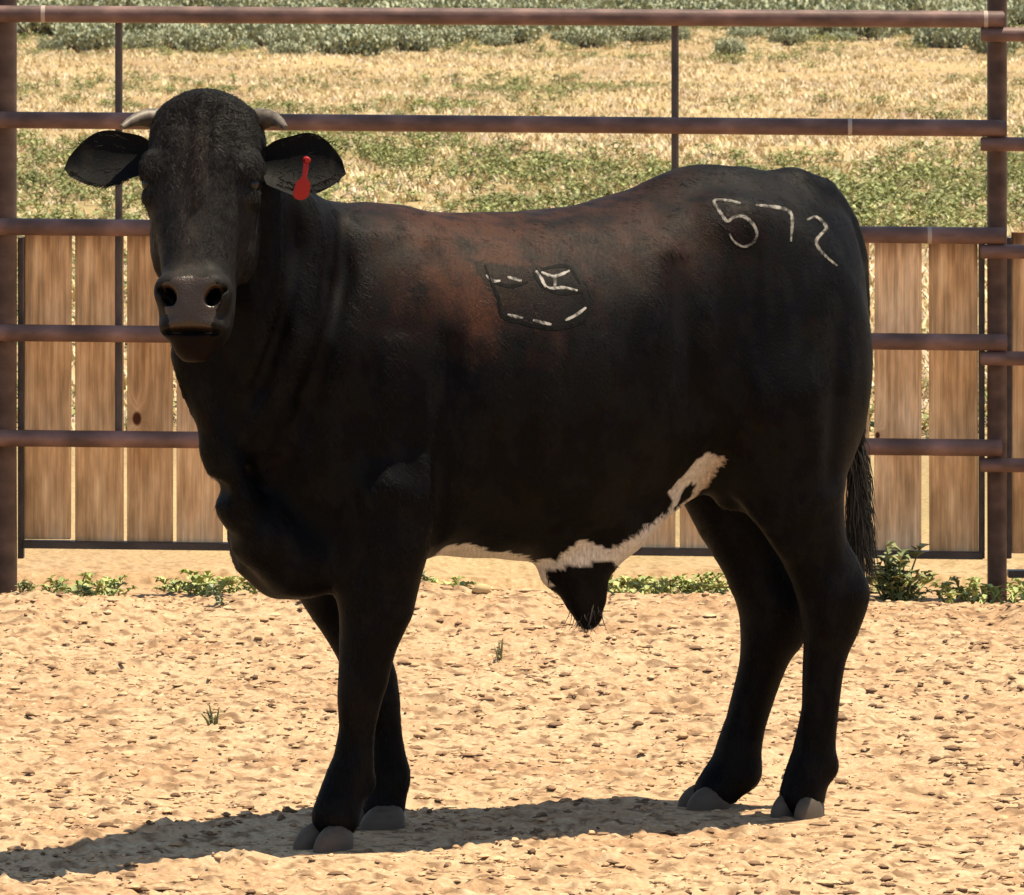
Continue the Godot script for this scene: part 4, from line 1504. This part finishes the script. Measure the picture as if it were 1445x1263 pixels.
	strokes.call("brand_digit", [[[[1045, 287], [1028, 283], [1008, 283], [1014, 296], [1026, 312], [1036, 306], [1050, 306], [1063, 317], [1068, 331], [1062, 343], [1049, 348], [1036, 341], [1029, 330]]],
		[[[1066, 289], [1082, 291], [1104, 294], [1115, 300], [1118, 312], [1116, 341]]],
		[[[1138, 311], [1150, 306], [1160, 312], [1166, 322], [1158, 331], [1152, 340], [1156, 352], [1168, 364], [1181, 375]]]], 5.6, pale, "pale brand digit on the hip")
	strokes.call("brand_scar", [[[[684, 374], [693, 398], [703, 420], [708, 446], [738, 456], [780, 464], [822, 455], [831, 434]]], [[[690, 395], [720, 404], [745, 398]]], [[[752, 384], [764, 402], [790, 414], [822, 412]]], [[[764, 380], [800, 376], [818, 400]]]], 5.0, scar, "dark healed brand scar on the ribs")
	strokes.call("brand_mark", [[[[686, 388], [696, 397], [706, 396]]], [[[716, 391], [736, 396]]], [[[756, 382], [764, 393], [772, 406], [796, 406], [815, 410]]], [[[764, 384], [782, 390], [804, 382]]], [[[783, 391], [783, 404]]], [[[716, 444], [738, 449]]], [[[752, 452], [778, 458]]], [[[797, 452], [812, 445], [827, 434]]]], 5.2, pale2, "white-haired brand mark on the ribs")

# ------------------------------------------------------------------ scene
func _ready() -> void:
	rng.seed = 2024
	var cam := Camera3D.new()
	cam.name = "camera"
	cam.position = Vector3(0, EYE, CAM_Z)
	cam.projection = Camera3D.PROJECTION_FRUSTUM
	cam.keep_aspect = Camera3D.KEEP_HEIGHT
	cam.near = 1.0
	cam.far = 2500.0
	cam.size = 1263.0 / FOCAL
	cam.frustum_offset = Vector2(0, -(631.5 - SKYLINE) / FOCAL)
	cam.current = true
	var lens := CameraAttributesPhysical.new()
	lens.frustum_focal_length = 200.0
	lens.frustum_focus_distance = 13.2
	lens.frustum_near = 1.0
	lens.frustum_far = 2500.0
	lens.exposure_aperture = 40.0
	cam.attributes = lens
	cam.projection = Camera3D.PROJECTION_FRUSTUM
	cam.size = 1263.0 / FOCAL
	cam.frustum_offset = Vector2(0, -(631.5 - SKYLINE) / FOCAL)
	add_child(cam)
	var sky_m := ProceduralSkyMaterial.new()
	sky_m.sky_top_color = Color(0.46, 0.54, 0.64)
	sky_m.sky_horizon_color = Color(0.78, 0.80, 0.81)
	sky_m.sky_curve = 0.12
	sky_m.ground_bottom_color = Color(0.45, 0.36, 0.26)
	sky_m.ground_horizon_color = Color(0.55, 0.50, 0.42)
	sky_m.sky_energy_multiplier = 1.0
	var sky := Sky.new()
	sky.sky_material = sky_m
	var env := Environment.new()
	env.background_mode = Environment.BG_SKY
	env.sky = sky
	env.tonemap_mode = Environment.TONE_MAPPER_LINEAR
	env.tonemap_exposure = 1.75
	env.sdfgi_enabled = true
	env.ssao_enabled = true
	env.ssil_enabled = true
	var we := WorldEnvironment.new()
	we.name = "environment"
	we.environment = env
	add_child(we)
	var sun := DirectionalLight3D.new()
	sun.name = "sun"
	sun.light_energy = 1.6
	sun.light_color = Color(1.0, 0.94, 0.83)
	sun.light_angular_distance = 0.5
	sun.shadow_enabled = true
	add_child(sun)
	sun.look_at_from_position(Vector3(3.0, 10.0, -0.7), Vector3.ZERO, Vector3(0, 0, 1))

	nz_big.seed = 1; nz_big.frequency = 0.6
	nz_mid.seed = 2; nz_mid.frequency = 2.2; nz_mid.fractal_octaves = 3
	nz_clod.seed = 3; nz_clod.frequency = 9.0; nz_clod.fractal_octaves = 3; nz_clod.noise_type = FastNoiseLite.TYPE_SIMPLEX
	nz_fine.seed = 4; nz_fine.frequency = 22.0; nz_fine.fractal_octaves = 2
	nz_patch.seed = 6; nz_patch.frequency = 0.16; nz_patch.fractal_octaves = 4
	for i in 46: prints.append(Vector3(rng.randf_range(-1.7, 1.7), rng.randf_range(-3.4, 1.4), rng.randf() * TAU))
	var t0 := Time.get_ticks_msec()
	make_ground()
	make_field()
	print("ground+field ", Time.get_ticks_msec() - t0)
	make_sagebrush()
	make_far_sheds()
	make_fence()
	print("fence ", Time.get_ticks_msec() - t0)
	make_bull()
	print("bull ", Time.get_ticks_msec() - t0)
	make_weeds()
	make_clods()
	print("all ", Time.get_ticks_msec() - t0)
